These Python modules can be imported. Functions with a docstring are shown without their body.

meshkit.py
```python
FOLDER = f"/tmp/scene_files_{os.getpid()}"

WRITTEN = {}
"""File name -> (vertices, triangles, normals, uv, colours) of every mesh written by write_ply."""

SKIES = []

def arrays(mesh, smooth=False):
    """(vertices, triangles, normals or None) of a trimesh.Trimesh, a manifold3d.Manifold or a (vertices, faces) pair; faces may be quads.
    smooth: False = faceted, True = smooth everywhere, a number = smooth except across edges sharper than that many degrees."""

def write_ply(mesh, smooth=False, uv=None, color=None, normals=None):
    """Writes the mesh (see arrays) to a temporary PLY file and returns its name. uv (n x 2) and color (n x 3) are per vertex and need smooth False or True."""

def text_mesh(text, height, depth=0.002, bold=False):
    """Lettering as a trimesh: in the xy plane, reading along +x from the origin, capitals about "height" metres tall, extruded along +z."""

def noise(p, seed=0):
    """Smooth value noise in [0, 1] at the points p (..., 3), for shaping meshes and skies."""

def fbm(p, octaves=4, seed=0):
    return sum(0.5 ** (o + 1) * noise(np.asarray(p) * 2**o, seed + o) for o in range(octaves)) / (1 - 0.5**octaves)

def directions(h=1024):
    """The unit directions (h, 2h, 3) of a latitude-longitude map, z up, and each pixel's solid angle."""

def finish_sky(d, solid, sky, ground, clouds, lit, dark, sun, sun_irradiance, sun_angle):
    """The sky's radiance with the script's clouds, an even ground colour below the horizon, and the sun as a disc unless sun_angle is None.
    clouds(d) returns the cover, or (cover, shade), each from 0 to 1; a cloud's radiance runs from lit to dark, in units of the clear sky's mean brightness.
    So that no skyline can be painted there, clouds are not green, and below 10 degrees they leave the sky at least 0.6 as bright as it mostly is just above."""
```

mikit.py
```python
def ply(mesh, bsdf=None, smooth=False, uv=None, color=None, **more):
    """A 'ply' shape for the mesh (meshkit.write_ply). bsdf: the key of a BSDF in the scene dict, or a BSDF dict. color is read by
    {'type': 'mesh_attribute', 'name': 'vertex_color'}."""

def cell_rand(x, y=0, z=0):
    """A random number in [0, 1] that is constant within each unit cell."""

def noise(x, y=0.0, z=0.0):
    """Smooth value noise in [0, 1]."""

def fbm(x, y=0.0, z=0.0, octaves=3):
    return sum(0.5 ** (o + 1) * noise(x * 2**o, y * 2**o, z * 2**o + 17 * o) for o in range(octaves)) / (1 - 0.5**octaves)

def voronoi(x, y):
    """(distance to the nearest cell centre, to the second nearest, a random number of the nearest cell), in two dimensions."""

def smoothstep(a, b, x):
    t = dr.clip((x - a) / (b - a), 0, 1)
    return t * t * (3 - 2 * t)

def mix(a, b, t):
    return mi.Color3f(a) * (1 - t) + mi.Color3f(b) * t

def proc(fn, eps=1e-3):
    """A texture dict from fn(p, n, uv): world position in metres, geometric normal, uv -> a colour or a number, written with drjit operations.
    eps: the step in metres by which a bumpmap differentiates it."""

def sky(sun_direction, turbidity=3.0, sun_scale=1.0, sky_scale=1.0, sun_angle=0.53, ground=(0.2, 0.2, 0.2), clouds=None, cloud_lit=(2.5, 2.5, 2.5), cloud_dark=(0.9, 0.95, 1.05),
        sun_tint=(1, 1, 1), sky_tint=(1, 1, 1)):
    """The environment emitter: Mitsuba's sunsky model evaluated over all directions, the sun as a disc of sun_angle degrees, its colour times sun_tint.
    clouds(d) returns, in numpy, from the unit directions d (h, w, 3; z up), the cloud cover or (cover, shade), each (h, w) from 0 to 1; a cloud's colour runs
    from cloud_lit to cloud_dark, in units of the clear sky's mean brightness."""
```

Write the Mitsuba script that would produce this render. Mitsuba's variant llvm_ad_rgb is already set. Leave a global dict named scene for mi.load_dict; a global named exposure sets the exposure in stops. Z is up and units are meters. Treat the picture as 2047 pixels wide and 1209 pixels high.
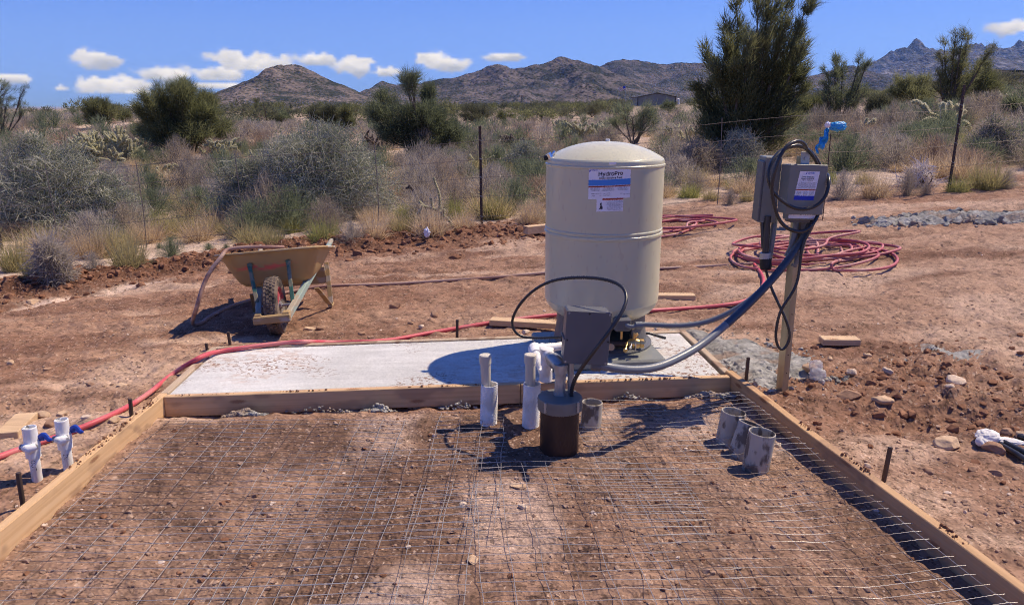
import math
import numpy as np
import trimesh
import mitsuba as mi
import drjit as dr
import mikit
import meshkit
from mikit import noise, fbm, voronoi, cell_rand, smoothstep, mix, proc
from scipy.interpolate import CubicSpline, RBFInterpolator, RegularGridInterpolator

scene, labels = {}, {}
PI = math.pi

# ------------------------------------------------------------------ camera, sky, exposure
exposure = 1.35
F, CX, CY, H = 1540.0, 1023.5, 604.5, 1.45          # focal length and centre in the photograph's pixels, eye height in metres
PITCH = math.atan((604.5 - 215) / F)
EYE = np.array([0, 0, H])
scene['camera'] = {'type': 'perspective', 'fov': math.degrees(2 * math.atan(1023.5 / F)), 'fov_axis': 'x', 'near_clip': 0.05, 'far_clip': 30000.0,
                   'to_world': mi.ScalarTransform4f().look_at(origin=[0, 0, H], target=[0, math.cos(PITCH), H - math.sin(PITCH)], up=[0, 0, 1])}
SUN = np.array([0.495, 0.252, 0.832])

CLOUDS = [(197, 122, 42, 19), (225, 174, 78, 20), (120, 176, 20, 6), (30, 160, 42, 9), (95, 222, 42, 6), (268, 214, 17, 9), (345, 152, 70, 13), (430, 150, 70, 17), (505, 128, 78, 27),
          (632, 120, 46, 14), (706, 134, 38, 17), (776, 145, 28, 9), (885, 127, 66, 21), (1002, 116, 40, 8), (2032, 57, 38, 17), (440, 172, 60, 8), (280, 186, 45, 5)]


def clouds(d):
    """Small fair-weather cumulus in a low band, placed by azimuth and elevation; beyond the frame the same kind goes on."""
    az, el = np.degrees(np.arctan2(d[..., 0], d[..., 1])), np.degrees(np.arcsin(d[..., 2]))
    rg = np.random.default_rng(5)
    blobs = []
    for px, py, rx, ry in CLOUDS:
        r = np.array([(px - CX) / F, math.cos(PITCH) - (py - CY) / F * math.sin(PITCH), -math.sin(PITCH) - (py - CY) / F * math.cos(PITCH)])
        k = math.degrees(1 / F) / np.linalg.norm(r)
        blobs.append((math.degrees(math.atan2(r[0], r[1])), math.degrees(math.asin(r[2] / np.linalg.norm(r))), rx * k, ry * k))
    for _ in range(60):
        a = rg.uniform(40, 320)
        blobs.append((a if a < 180 else a - 360, rg.uniform(1.5, 9), rg.uniform(1.0, 3.2), rg.uniform(.3, .8)))
    n = meshkit.fbm(d * 30, 4, 3) - 0.5
    n2 = meshkit.fbm(d * np.array([64, 64, 84]), 3, 9) - 0.5
    f = np.full(az.shape, -9.0)
    low = np.zeros(az.shape)
    for a, e, rx, ry in blobs:
        dx = (az - a + 180) % 360 - 180
        dy = el - e
        u = dx / rx
        v = np.where(dy < 0, dy / (ry * .75), dy / ry)
        g = 1 - np.sqrt(u * u + v * v)
        low = np.where(g > f, np.clip(.5 - .55 * dy / ry, 0, 1), low)
        f = np.maximum(f, g)
    cover = np.clip((f + 1.6 * n + 1.7 * n2 + .16) / .36, 0, 1)
    cover = cover * cover * (3 - 2 * cover)
    return cover * .97, np.clip(low * 1.0 + 1.5 * n2 + .6 * n, 0, 1)


scene['sky'] = mikit.sky(SUN, turbidity=2.7, sun_scale=1.5, clouds=clouds, cloud_lit=(3.7, 3.6, 3.5), cloud_dark=(1.55, 1.65, 1.85), sky_tint=(0.53, 0.81, 1.74), ground=(0.24, 0.19, 0.15))


# ------------------------------------------------------------------ placing: a point of the photograph on the terrain or at a depth
def ray(px, py):
    u, v = (px - CX) / F, (py - CY) / F
    return np.array([u, math.cos(PITCH) - v * math.sin(PITCH), -math.sin(PITCH) - v * math.cos(PITCH)])


def at_z(px, py, z=0.0):
    r = ray(px, py)
    return EYE + r * (z - H) / r[2]


def at_y(px, py, y):
    r = ray(px, py)
    return EYE + r * y / r[1]


_ctrl = [(x, y, .0) for x in (-2.2, -1, 0, 1, 2) for y in (.5, 1.5, 2.5, 3.6, 4.6)]
_ctrl += [(-4.5, 2, -.03), (4.5, 2, .06), (-9, 2, -.2), (9, 2, .3), (-4, 4.5, -.08), (-9, 5, -.25), (4, 4.5, .09), (8, 5, .35), (0, 6.5, 0), (-3, 6.5, -.12), (3, 6.5, .12), (-6, 6.8, -.3), (6.5, 6.8, .36)]
for dd, row in ((10.2, [(-60, 492), (0, 490), (300, 486), (520, 468), (735, 455), (963, 443), (1200, 425), (1440, 403), (1660, 390), (1900, 373), (2150, 355)]),
                (20, [(-100, 352), (300, 338), (600, 328), (900, 322), (1200, 308), (1450, 290), (1700, 270), (2000, 250), (2200, 238)]),
                (45, [(-150, 262), (100, 247), (300, 252), (600, 262), (900, 264), (1200, 256), (1400, 240), (1700, 217), (2000, 196), (2200, 185)]),
                (140, [(-200, 248), (100, 243), (350, 243), (600, 230), (900, 226), (1200, 221), (1500, 210), (1800, 195), (2100, 180), (2300, 175)]),
                (600, [(-200, 236), (300, 232), (600, 222), (900, 217), (1200, 214), (1500, 207), (1800, 200), (2300, 190)]),
                (2500, [(-200, 222), (600, 217), (1200, 212), (1800, 205), (2300, 200)])):
    for px, py in row:
        p = at_y(px, py, dd)
        _ctrl.append((p[0], p[1], p[2]))
_ctrl = np.array(_ctrl)


def _uv(x, y):
    yy = np.maximum(y, .3) + 3.0
    return np.stack([x / yy * 2.2, np.log(yy)], -1)


_rbf = RBFInterpolator(_uv(_ctrl[:, 0], _ctrl[:, 1]), _ctrl[:, 2] / (_ctrl[:, 1] + 3.0), kernel='thin_plate_spline', smoothing=2e-4)
_gu, _gv = np.linspace(-3, 3, 121), np.linspace(math.log(3.3), math.log(5000), 160)
_U, _V = np.meshgrid(_gu, _gv, indexing='ij')
_tab = RegularGridInterpolator((_gu, _gv), _rbf(np.stack([_U.ravel(), _V.ravel()], -1)).reshape(_U.shape), bounds_error=False, fill_value=None)


BANK = [(-12, 6.6), (-5.5, 7.3), (-4.6, 7.7), (-3.6, 8.7), (-2.4, 9.3), (-1.2, 9.7), (0, 9.9), (2, 10.4), (3.6, 10.9), (5, 10.6), (7, 10.5), (12, 10.5)]


def bank(x, y):
    """The line where the graded red soil ends and the natural desert floor begins (its y)."""
    return np.interp(x, [a for a, _ in BANK], [b for _, b in BANK])


def terrain(x, y):
    x, y = np.asarray(x, float), np.asarray(y, float)
    q = _uv(x, y)
    q[..., 0] = np.clip(q[..., 0], -3, 3)
    z = _tab(q.reshape(-1, 2)).reshape(x.shape) * (np.maximum(y, .3) + 3.0)
    p = np.stack([x, y, 0 * x], -1)
    s = y - bank(x, y)
    w = np.exp(-((s + .55) / .6) ** 2) * np.clip((-x + .6) / 2.5, 0, 1)
    z = z + .16 * w * meshkit.fbm(p * 1.1, 3, 4) - .10 * np.exp(-((s + 1.65) / .3) ** 2) * np.clip((-x - 3.2) / 1.2, 0, 1)
    far = np.clip((y - 9) / 12, 0, 1)
    return z + far * (meshkit.fbm(p * .35, 3, 8) - .5) * .35 + np.clip((y - 40) / 60, 0, 1) * (meshkit.fbm(p * .05, 3, 6) - .5) * 1.6


def ground_at(px, py, lift=0.0):
    r = ray(px, py)
    t = np.geomspace(1.5, 4000, 3000)
    p = EYE + r * t[:, None]
    below = p[:, 2] - lift < terrain(p[:, 0], p[:, 1])
    k = int(np.argmax(below)) if below.any() else len(t) - 1
    a, b = t[max(k - 1, 0)], t[k]
    for _ in range(18):
        m = (a + b) / 2
        q = EYE + r * m
        if q[2] - lift < terrain(q[0], q[1]):
            b = m
        else:
            a = m
    return EYE + r * b


def scale_at(p):
    """metres per pixel of the photograph at the point p"""
    return ((p[1] * math.cos(PITCH)) - (p[2] - H) * math.sin(PITCH)) / F


# ------------------------------------------------------------------ mesh helpers
def cat(*ms):
    vs, fs, n = [], [], 0
    for m in ms:
        v, f = (m.vertices, m.faces) if hasattr(m, 'faces') else (np.asarray(m[0], float), np.asarray(m[1], int))
        vs.append(v); fs.append(f + n); n += len(v)
    return np.vstack(vs), np.vstack(fs)


def mv(m, loc=(0, 0, 0), rz=0.0, rx=0.0, ry=0.0, s=1.0):
    v, f = (m.vertices, m.faces) if hasattr(m, 'faces') else m
    R = trimesh.transformations.euler_matrix(rx, ry, rz, 'sxyz')[:3, :3]
    return (np.asarray(v) * s) @ R.T + np.asarray(loc), np.asarray(f)


def frames(p):
    d = np.diff(p, axis=0)
    L = np.linalg.norm(d, axis=1)
    ok = np.flatnonzero(L > 1e-9)                         # doubled points (steps in the radius) take their neighbours' direction
    d = d / np.maximum(L, 1e-12)[:, None]
    at_ = np.searchsorted(ok, np.arange(len(p)), 'left')
    t = d[ok[np.clip(at_ - 1, 0, len(ok) - 1)]] + d[ok[np.clip(at_, 0, len(ok) - 1)]]
    t /= np.linalg.norm(t, axis=1, keepdims=True) + 1e-12
    a = np.zeros_like(p)
    x = np.cross(t[0], [0, 0, 1.0] if abs(t[0][2]) < .9 else [1.0, 0, 0])
    for i in range(len(p)):
        x = x - t[i] * (x @ t[i])
        x /= np.linalg.norm(x) + 1e-12
        a[i] = x
    return t, a, np.cross(t, a)


def tube(pts, r, sides=8, cap=True, square=False):
    p = np.asarray(pts, float)
    r = np.broadcast_to(np.asarray(r, float), (len(p),))
    t, a, b = frames(p)
    ang = (np.arange(sides) + (.5 if square else 0)) * 2 * PI / sides
    v = p[:, None] + r[:, None, None] * (np.cos(ang)[None, :, None] * a[:, None] + np.sin(ang)[None, :, None] * b[:, None])
    i, j = np.meshgrid(np.arange(len(p) - 1), np.arange(sides), indexing='ij')
    A, B, C, D = i * sides + j, i * sides + (j + 1) % sides, (i + 1) * sides + (j + 1) % sides, (i + 1) * sides + j
    f = np.vstack([np.stack([A, B, C], -1).reshape(-1, 3), np.stack([A, C, D], -1).reshape(-1, 3)])
    v = v.reshape(-1, 3)
    if cap:
        k, n = np.arange(sides), len(v)
        v = np.vstack([v, p[:1], p[-1:]])
        e = (len(p) - 1) * sides
        f = np.vstack([f, np.stack([k * 0 + n, (k + 1) % sides, k], -1), np.stack([k * 0 + n + 1, e + k, e + (k + 1) % sides], -1)])
    return v, f


def spl(pts, n=60):
    p = np.asarray(pts, float)
    d = np.r_[0, np.cumsum(np.sqrt(np.linalg.norm(np.diff(p, axis=0), axis=1)))]
    return CubicSpline(d, p)(np.linspace(0, d[-1], n))


def lathe(prof, sides=32, a0=0.0, a1=2 * PI):
    """Turns (radius, height) pairs round z; open profiles stay open unless they end on the axis."""
    prof = np.asarray(prof, float)
    full = abs(a1 - a0 - 2 * PI) < 1e-6
    n = sides if full else sides + 1
    ang = a0 + (a1 - a0) * np.arange(n) / sides
    v = np.stack([prof[:, None, 0] * np.cos(ang), prof[:, None, 0] * np.sin(ang), np.broadcast_to(prof[:, None, 1], (len(prof), n))], -1).reshape(-1, 3)
    i, j = np.meshgrid(np.arange(len(prof) - 1), np.arange(sides), indexing='ij')
    k = (j + 1) % n
    A, B, C, D = i * n + j, i * n + k, (i + 1) * n + k, (i + 1) * n + j
    return v, np.vstack([np.stack([A, B, C], -1).reshape(-1, 3), np.stack([A, C, D], -1).reshape(-1, 3)])


def box(dx, dy, dz, b=.003):
    h = np.array([dx, dy, dz]) / 2
    b = min(b, h.min() * .45)
    pts = [np.array([sx, sy, sz]) * (h - b * (1 - np.eye(3)[k])) for sx in (-1, 1) for sy in (-1, 1) for sz in (-1, 1) for k in range(3)]
    m = trimesh.convex.convex_hull(np.array(pts))
    return np.array(m.vertices), np.array(m.faces)


def beam(p, q, w, h, b=.002, up=(0, 0, 1)):
    """A squared bar from p to q, w wide and h high."""
    p, q = np.asarray(p, float), np.asarray(q, float)
    y = (q - p) / np.linalg.norm(q - p)
    x = np.cross(y, up); x /= np.linalg.norm(x)
    z = np.cross(x, y)
    v, f = box(w, np.linalg.norm(q - p), h, b)
    return v @ np.stack([x, y, z]) + (p + q) / 2, f


def cyl(p, q, r, sides=20, r1=None):
    return tube([p, q], [r, r if r1 is None else r1], sides)


def pipe(p, q, r, ri, sides=28):
    """A tube with an open, hollow end at q."""
    p, q = np.asarray(p, float), np.asarray(q, float)
    t = (q - p) / np.linalg.norm(q - p)
    x = np.cross(t, [0, 1.0, 0]); x /= np.linalg.norm(x)
    y = np.cross(t, x)
    L = np.linalg.norm(q - p)
    v, f = lathe([(r, 0), (r, L - .002), (r - .0015, L), (ri + .0015, L), (ri, L - .002), (ri, 0.0)], sides)
    return v @ np.stack([x, y, t]) + p, f[:, ::-1]


def rock(seed, sx, sy, sz, sub=2, rough=.25, flat=0.0):
    m = trimesh.creation.icosphere(subdivisions=sub)
    v = np.array(m.vertices)
    r = np.random.default_rng(seed)
    for _ in range(7):                                    # knock flats off the ball
        n = r.normal(size=3); n /= np.linalg.norm(n)
        d = v @ n
        v -= np.outer(np.maximum(d - r.uniform(.55, .85), 0), n)
    v *= (1 + rough * (meshkit.fbm(v * 1.6 + seed * 7.7, 3, seed) - .5))[:, None]
    if flat:
        v[:, 2] = np.minimum(v[:, 2], flat)
    return v * [sx, sy, sz], np.array(m.faces)


# ------------------------------------------------------------------ naming
_n = {}


def uniq(key):
    k = _n.get(key, -1) + 1
    _n[key] = k
    return key if k == 0 else f'{key}_{k:03d}'


def tag(key, label=None, cat_=None, group=None, kind=None):
    d = {a: b for a, b in (('label', label), ('category', cat_), ('group', group), ('kind', kind)) if b}
    if d:
        labels[key] = d
    return key


def thing(name, label, cat_, group=None):
    return tag(uniq(name), label, cat_, group)


def P(parent, name, mesh, mat, smooth=False, label=None, kind=None):
    key = uniq(f'{parent}__{name}')
    scene[key] = mikit.ply(mesh, 'm_' + mat, smooth)
    if label or kind:
        tag(key, label, None, None, kind)
    return key


def S(name, mesh, mat, label, cat_, group=None, smooth=False, kind=None):
    key = tag(uniq(name), label, cat_, group, kind)
    scene[key] = mikit.ply(mesh, 'm_' + mat, smooth)
    return key


def structure(name, mesh, mat, smooth=False, label=None, uv=None):
    scene[name] = mikit.ply(mesh, 'm_' + mat, smooth, uv=uv)
    labels[name] = {'kind': 'structure', **({'label': label} if label else {})}


# ------------------------------------------------------------------ materials
def principled(name, color, rough=.6, metal=0.0, spec=.4, bump=None, scale=1.0, clear=0.0, eps=1e-3):
    c = {'type': 'rgb', 'value': list(color)} if isinstance(color, (tuple, list)) else proc(color)
    d = {'type': 'principled', 'base_color': c, 'roughness': rough if not callable(rough) else proc(rough), 'metallic': float(metal), 'specular': float(spec)}
    if clear:
        d['clearcoat'], d['clearcoat_gloss'] = float(clear), .9
    if bump:
        d = {'type': 'bumpmap', 'arbitrary': {**proc(bump, eps)}, 'bsdf': d, 'scale': float(scale)}
    scene['m_' + name] = {'type': 'twosided', 'bsdf': d}


def leafy(name, c0, c1, freq=1.2, trans=.35):
    c0, c1 = [min(.8, c * 1.3) for c in c0], [min(.8, c * 1.3) for c in c1]

    def col(p, n, uv):
        a = noise(p.x * freq, p.y * freq, p.z * freq)
        b = noise(p.x * 31, p.y * 31, p.z * 31)
        return mix(c0, c1, dr.clip(a * .8 + b * .55 - .2, 0, 1))
    scene['m_' + name] = {'type': 'principledthin', 'base_color': proc(col), 'roughness': .55, 'diff_trans': trans * 2.4, 'spec_trans': 0.0, 'eta': 1.35}


# ------------------------------------------------------------------ ground
def masks(x, y):
    """(natural desert floor, dark loose bank soil, pale washed silt) from the bank line"""
    b = mi.Float(6.6)
    for (xa, ya), (xb, yb) in zip(BANK[:-1], BANK[1:]):
        b += dr.clip((x - xa) / (xb - xa), 0, 1) * (yb - ya)
    s, fl = y - b, fbm(x * 1.7, y * 1.7, 21, 3) - .5
    nat = smoothstep(-.3, .35, s + fl * 1.1)
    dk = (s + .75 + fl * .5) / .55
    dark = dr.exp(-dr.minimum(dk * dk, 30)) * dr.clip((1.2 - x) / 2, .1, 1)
    pk = (s + 1.62 + fl * .3) / .22
    pale = dr.exp(-dr.minimum(pk * pk, 30)) * dr.clip((-x - 3.0) / .8, 0, 1) * dr.clip((6.5 + x) / .8, 0, 1)
    return nat, dark * (1 - nat), pale


def soil(p, n, uv):
    x, y = p.x, p.y
    m_nat, m_dark, m_pale = masks(x, y)
    big = fbm(x * .55 + 3, y * .8, 0, 3)
    mid = fbm(x * 3.1, y * 4.4, 5, 4)
    fine = fbm(x * 26, y * 26, 9, 3)
    grit = noise(x * 120, y * 120, 2)
    red = mix((.215, .120, .079), (.355, .232, .162), dr.clip(big * 1.5 - .3 + (mid - .5) * .9, 0, 1))
    red = mix(red, (.15, .080, .053), smoothstep(.5, .72, fbm(x * .9 + 9, y * 3.4, 1, 4)) * .8)
    red = mix(red, (.43, .305, .225), smoothstep(.56, .72, fbm(x * .9 - 4, y * 1.9, 7, 3)) * .7)
    form = smoothstep(3.62, 3.45, y - x * .1) * smoothstep(-1.72, -1.66, x) * smoothstep(1.5, 1.38, x + (y - 2) * .17)
    brown = mix((.262, .165, .118), (.130, .078, .055), smoothstep(.3, .66, fbm(x * 2.2, y * 2.2, 3, 4)))
    brown = mix(brown, (.40, .295, .24), smoothstep(.56, .70, fbm(x * 1.5 + 5, y * 1.2 + 8, 2, 3)) * .75)
    red = mix(red, brown, form * .9)
    nat = mix((.48, .375, .29), (.32, .235, .175), dr.clip(mid * 1.6 - .3, 0, 1))
    nat = mix(nat, mix((.20, .165, .115), (.115, .105, .07), fbm(x * .05, y * .02, 3, 3)), smoothstep(45, 190, y) * .9)
    c = mix(red, nat, m_nat)
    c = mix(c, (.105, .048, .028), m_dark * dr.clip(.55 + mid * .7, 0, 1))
    c = mix(c, (.52, .39, .30), smoothstep(.1, .7, m_pale) * smoothstep(.35, .6, fbm(x * 4, y * 9, 3, 3)))
    wx, wy = x + .02 * (fine - .5), y + .02 * (grit - .5)
    for fr, pale, keep_ in ((85, (.46, .35, .275), .90), (48, (.42, .31, .24), .95)):
        d1, d2, r = voronoi(wx * fr, wy * fr)
        c = mix(c, pale, smoothstep(.42, .3, d1) * smoothstep(keep_, keep_ + .04, r) * .6)
        c = mix(c, c * .45, smoothstep(.5, .3, d1) * smoothstep(.16, .10, r) * .8)
    c = mix(c, c * .6, smoothstep(.56, .74, fbm(x * 21 + 3, y * 21, 6, 3)) * .7)
    return c * (.66 + .42 * fine + .26 * grit)


def soil_bump(p, n, uv):
    d = dr.sqrt(p.x * p.x + p.y * p.y)
    near = smoothstep(14, 5, d)
    return (fbm(p.x * 30, p.y * 30, 1, 4) * .012 + noise(p.x * 120, p.y * 120, 2) * .004) * near + fbm(p.x * 7, p.y * 7, 3, 3) * .035


principled('soil', soil, rough=.95, spec=.12, bump=soil_bump, scale=1.0, eps=2e-3)


def form_x_right(y):
    return 1.148 - (y - 3.765) * .1755


_ys = np.concatenate([np.linspace(-30, 1.1, 12, endpoint=False), np.geomspace(1.1, 14, 400, endpoint=False), np.geomspace(14, 4500, 130)])
_us = np.concatenate([-np.geomspace(3.4, 1.02, 22), np.linspace(-1, 1, 721), np.geomspace(1.02, 3.4, 22)])
_Y = np.repeat(_ys[:, None], len(_us), 1)
_X = _us[None, :] * (np.clip(_Y, 0, None) * .92 + np.where(_Y < 0, 30, 2.2))
_Z = terrain(_X, _Y)
_s = _Y - bank(_X, _Y)
_pp = np.stack([_X, _Y, 0 * _X], -1)
_fl = meshkit.fbm(_pp * 1.7, 3, 21) - .5
_nat = 1 / (1 + np.exp(-np.clip((_s + _fl * 1.1 - .05) * 9, -40, 40)))
_dark = np.exp(-((_s + .75 + _fl * .5) / .55) ** 2) * np.clip((-_X + 1.2) / 2, .1, 1) * (_nat < .9)
_dirt = np.clip((15 - _Y) / 5, 0, 1) * (1 - .6 * _nat)
_form = (_X > -1.69) & (_X < form_x_right(_Y)) & (_Y < 3.5 + .1 * (_X + 1.69))
_slab = (_X > -1.78) & (_X < 1.16) & (_Y > 3.45 + .1 * (_X + 1.69)) & (_Y < 4.45 + .12 * (_X + 1.7))
_rel = (meshkit.fbm(_pp * 5, 4, 2) - .5) * .055 + (meshkit.fbm(_pp * 14, 3, 3) - .5) * .032 + np.abs(meshkit.fbm(_pp * 38, 2, 5) - .5) * .012
_rel += _dark * (np.abs(meshkit.fbm(_pp * 7, 3, 12) - .5) * .26)
_tr = np.abs(np.sin((_Y - .12 * _X) * 5.0 + 2.2 * _fl)) ** 6 * np.exp(-((_Y - 7.6) / 1.3) ** 2)
_hole = np.exp(-(((_X - 1.95) / .42) ** 2 + ((_Y - 3.45) / .16) ** 2)) * .09          # dug hollow by the strut post
_rough2 = np.exp(-(((_X - 2.4) / .9) ** 2 + ((_Y - 3.9) / .7) ** 2)) * (np.abs(meshkit.fbm(_pp * 11, 3, 14) - .5) * .16)
_Z = _Z + _dirt * (_rel * np.where(_form, .62, 1.0) - .03 * _tr + _rough2) - _hole - .03 * _slab
_Z = np.where(_form, np.minimum(_Z, .028), _Z)
_gi = np.arange(len(_ys) * len(_us)).reshape(len(_ys), len(_us))
_q = np.stack([_gi[:-1, :-1], _gi[:-1, 1:], _gi[1:, 1:], _gi[1:, :-1]], -1).reshape(-1, 4)
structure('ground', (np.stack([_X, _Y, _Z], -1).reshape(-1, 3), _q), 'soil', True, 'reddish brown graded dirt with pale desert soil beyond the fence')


def surf(x, y):
    """height of the ground sheet as built, for things that lie on it"""
    x, y = np.asarray(x, float), np.asarray(y, float)
    fi = np.interp(y, _ys, np.arange(len(_ys)))
    w = np.clip(y, 0, None) * .92 + np.where(y < 0, 30, 2.2)
    fj = np.clip(np.interp(x / w, _us, np.arange(len(_us))), 0, len(_us) - 1.001)
    i, j = np.minimum(fi.astype(int), len(_ys) - 2), fj.astype(int)
    a, b = fi - i, fj - j
    return (_Z[i, j] * (1 - a) + _Z[i + 1, j] * a) * (1 - b) + (_Z[i, j + 1] * (1 - a) + _Z[i + 1, j + 1] * a) * b


def on_ground(px, py, lift=0.0):
    p = ground_at(px, py)
    for _ in range(3):
        r = ray(px, py)
        z = float(surf(p[0], p[1])) + lift
        p = EYE + r * (z - H) / r[2]
    return p


# pebbles and clods: far too many to count
def pebbles(n, region, size, seed, flat=.6):
    r = np.random.default_rng(seed)
    base = trimesh.creation.icosphere(subdivisions=0)
    bv, bf = np.array(base.vertices), np.array(base.faces)
    x, y = region(r, n)
    s = size(r, len(x))
    th = r.uniform(0, 2 * PI, len(x))
    v = bv[None] * (1 + r.uniform(-.35, .35, (len(x), len(bv), 1)))
    v = v * np.stack([s * r.uniform(.8, 1.35, len(x)), s, s * flat * r.uniform(.7, 1.2, len(x))], -1)[:, None]
    c, sn = np.cos(th)[:, None], np.sin(th)[:, None]
    v = np.stack([v[..., 0] * c - v[..., 1] * sn, v[..., 0] * sn + v[..., 1] * c, v[..., 2]], -1)
    v += np.stack([x, y, surf(x, y) + s * .15], -1)[:, None]
    f = bf[None] + (np.arange(len(x)) * len(bv))[:, None, None]
    return v.reshape(-1, 3), f.reshape(-1, 3)


def reg_fan(r, n):
    y = 1.5 * (10 / 1.5) ** r.uniform(0, 1, n)
    x = r.uniform(-1, 1, n) * (y * .78 + .3)
    keep = ~((y > 3.45 + .1 * (x + 1.69)) & (y < 4.45 + .12 * (x + 1.7)) & (x > -1.78) & (x < 1.16))
    cl = meshkit.fbm(np.stack([x * 2, y * 2, 0 * x], -1), 3, 31)
    keep &= r.uniform(0, 1, n) < np.clip((cl - .28) * 2.6, .05, 1)
    return x[keep], y[keep]


def pebble_col(p, n, uv):
    k = cell_rand(p.x * 24, p.y * 24, 3)
    return mix(mix((.20, .12, .085), (.38, .265, .195), k), (.54, .44, .37), smoothstep(.95, .985, cell_rand(p.x * 24, p.y * 24, 8))) * (.75 + .5 * noise(p.x * 90, p.y * 90, p.z * 90))


principled('pebble', pebble_col, rough=.9, spec=.15)
scene['gravel'] = mikit.ply(pebbles(30000, reg_fan, lambda r, n: .0028 + .010 * r.uniform(0, 1, n) ** 5, 11), 'm_pebble', 25)
labels['gravel'] = {'label': 'loose pebbles and grit strewn over the red brown dirt', 'category': 'gravel', 'kind': 'stuff'}


def reg_bank(r, n):
    x = r.uniform(-7.5, 1.2, n)
    y = bank(x, 0) - .75 + r.normal(0, .42, n)
    return x, y


def reg_dig(r, n):
    return r.normal(2.35, .6, n), r.normal(3.85, .45, n)


def reg_form(r, n):
    x, y = r.uniform(-1.64, 1.5, n), 1.6 + 1.9 * r.uniform(0, 1, n)
    k = (x < form_x_right(y) - .03) & (y < 3.42 + .1 * (x + 1.69)) & (r.uniform(0, 1, n) < np.clip((meshkit.fbm(np.stack([x * 3, y * 3, 0 * x], -1), 3, 77) - .35) * 4, .04, 1))
    return x[k], y[k]


def clod_col(p, n, uv):
    return mix((.14, .065, .038), (.27, .145, .09), fbm(p.x * 9, p.y * 9, p.z * 9, 2)) * (.7 + .6 * noise(p.x * 60, p.y * 60, p.z * 60))


principled('clod', clod_col, rough=.97, spec=.08)
scene['soil_clods'] = mikit.ply(cat(pebbles(4200, reg_bank, lambda r, n: .010 + .042 * r.uniform(0, 1, n) ** 6, 12, .75), pebbles(750, reg_dig, lambda r, n: .005 + .026 * r.uniform(0, 1, n) ** 6, 13, .7),
                                    pebbles(1800, reg_form, lambda r, n: .003 + .010 * r.uniform(0, 1, n) ** 5, 14, .7)), 'm_clod', 25)
labels['soil_clods'] = {'label': 'broken clods of dark red soil along the bank and dug ground', 'category': 'soil', 'kind': 'stuff'}


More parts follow.
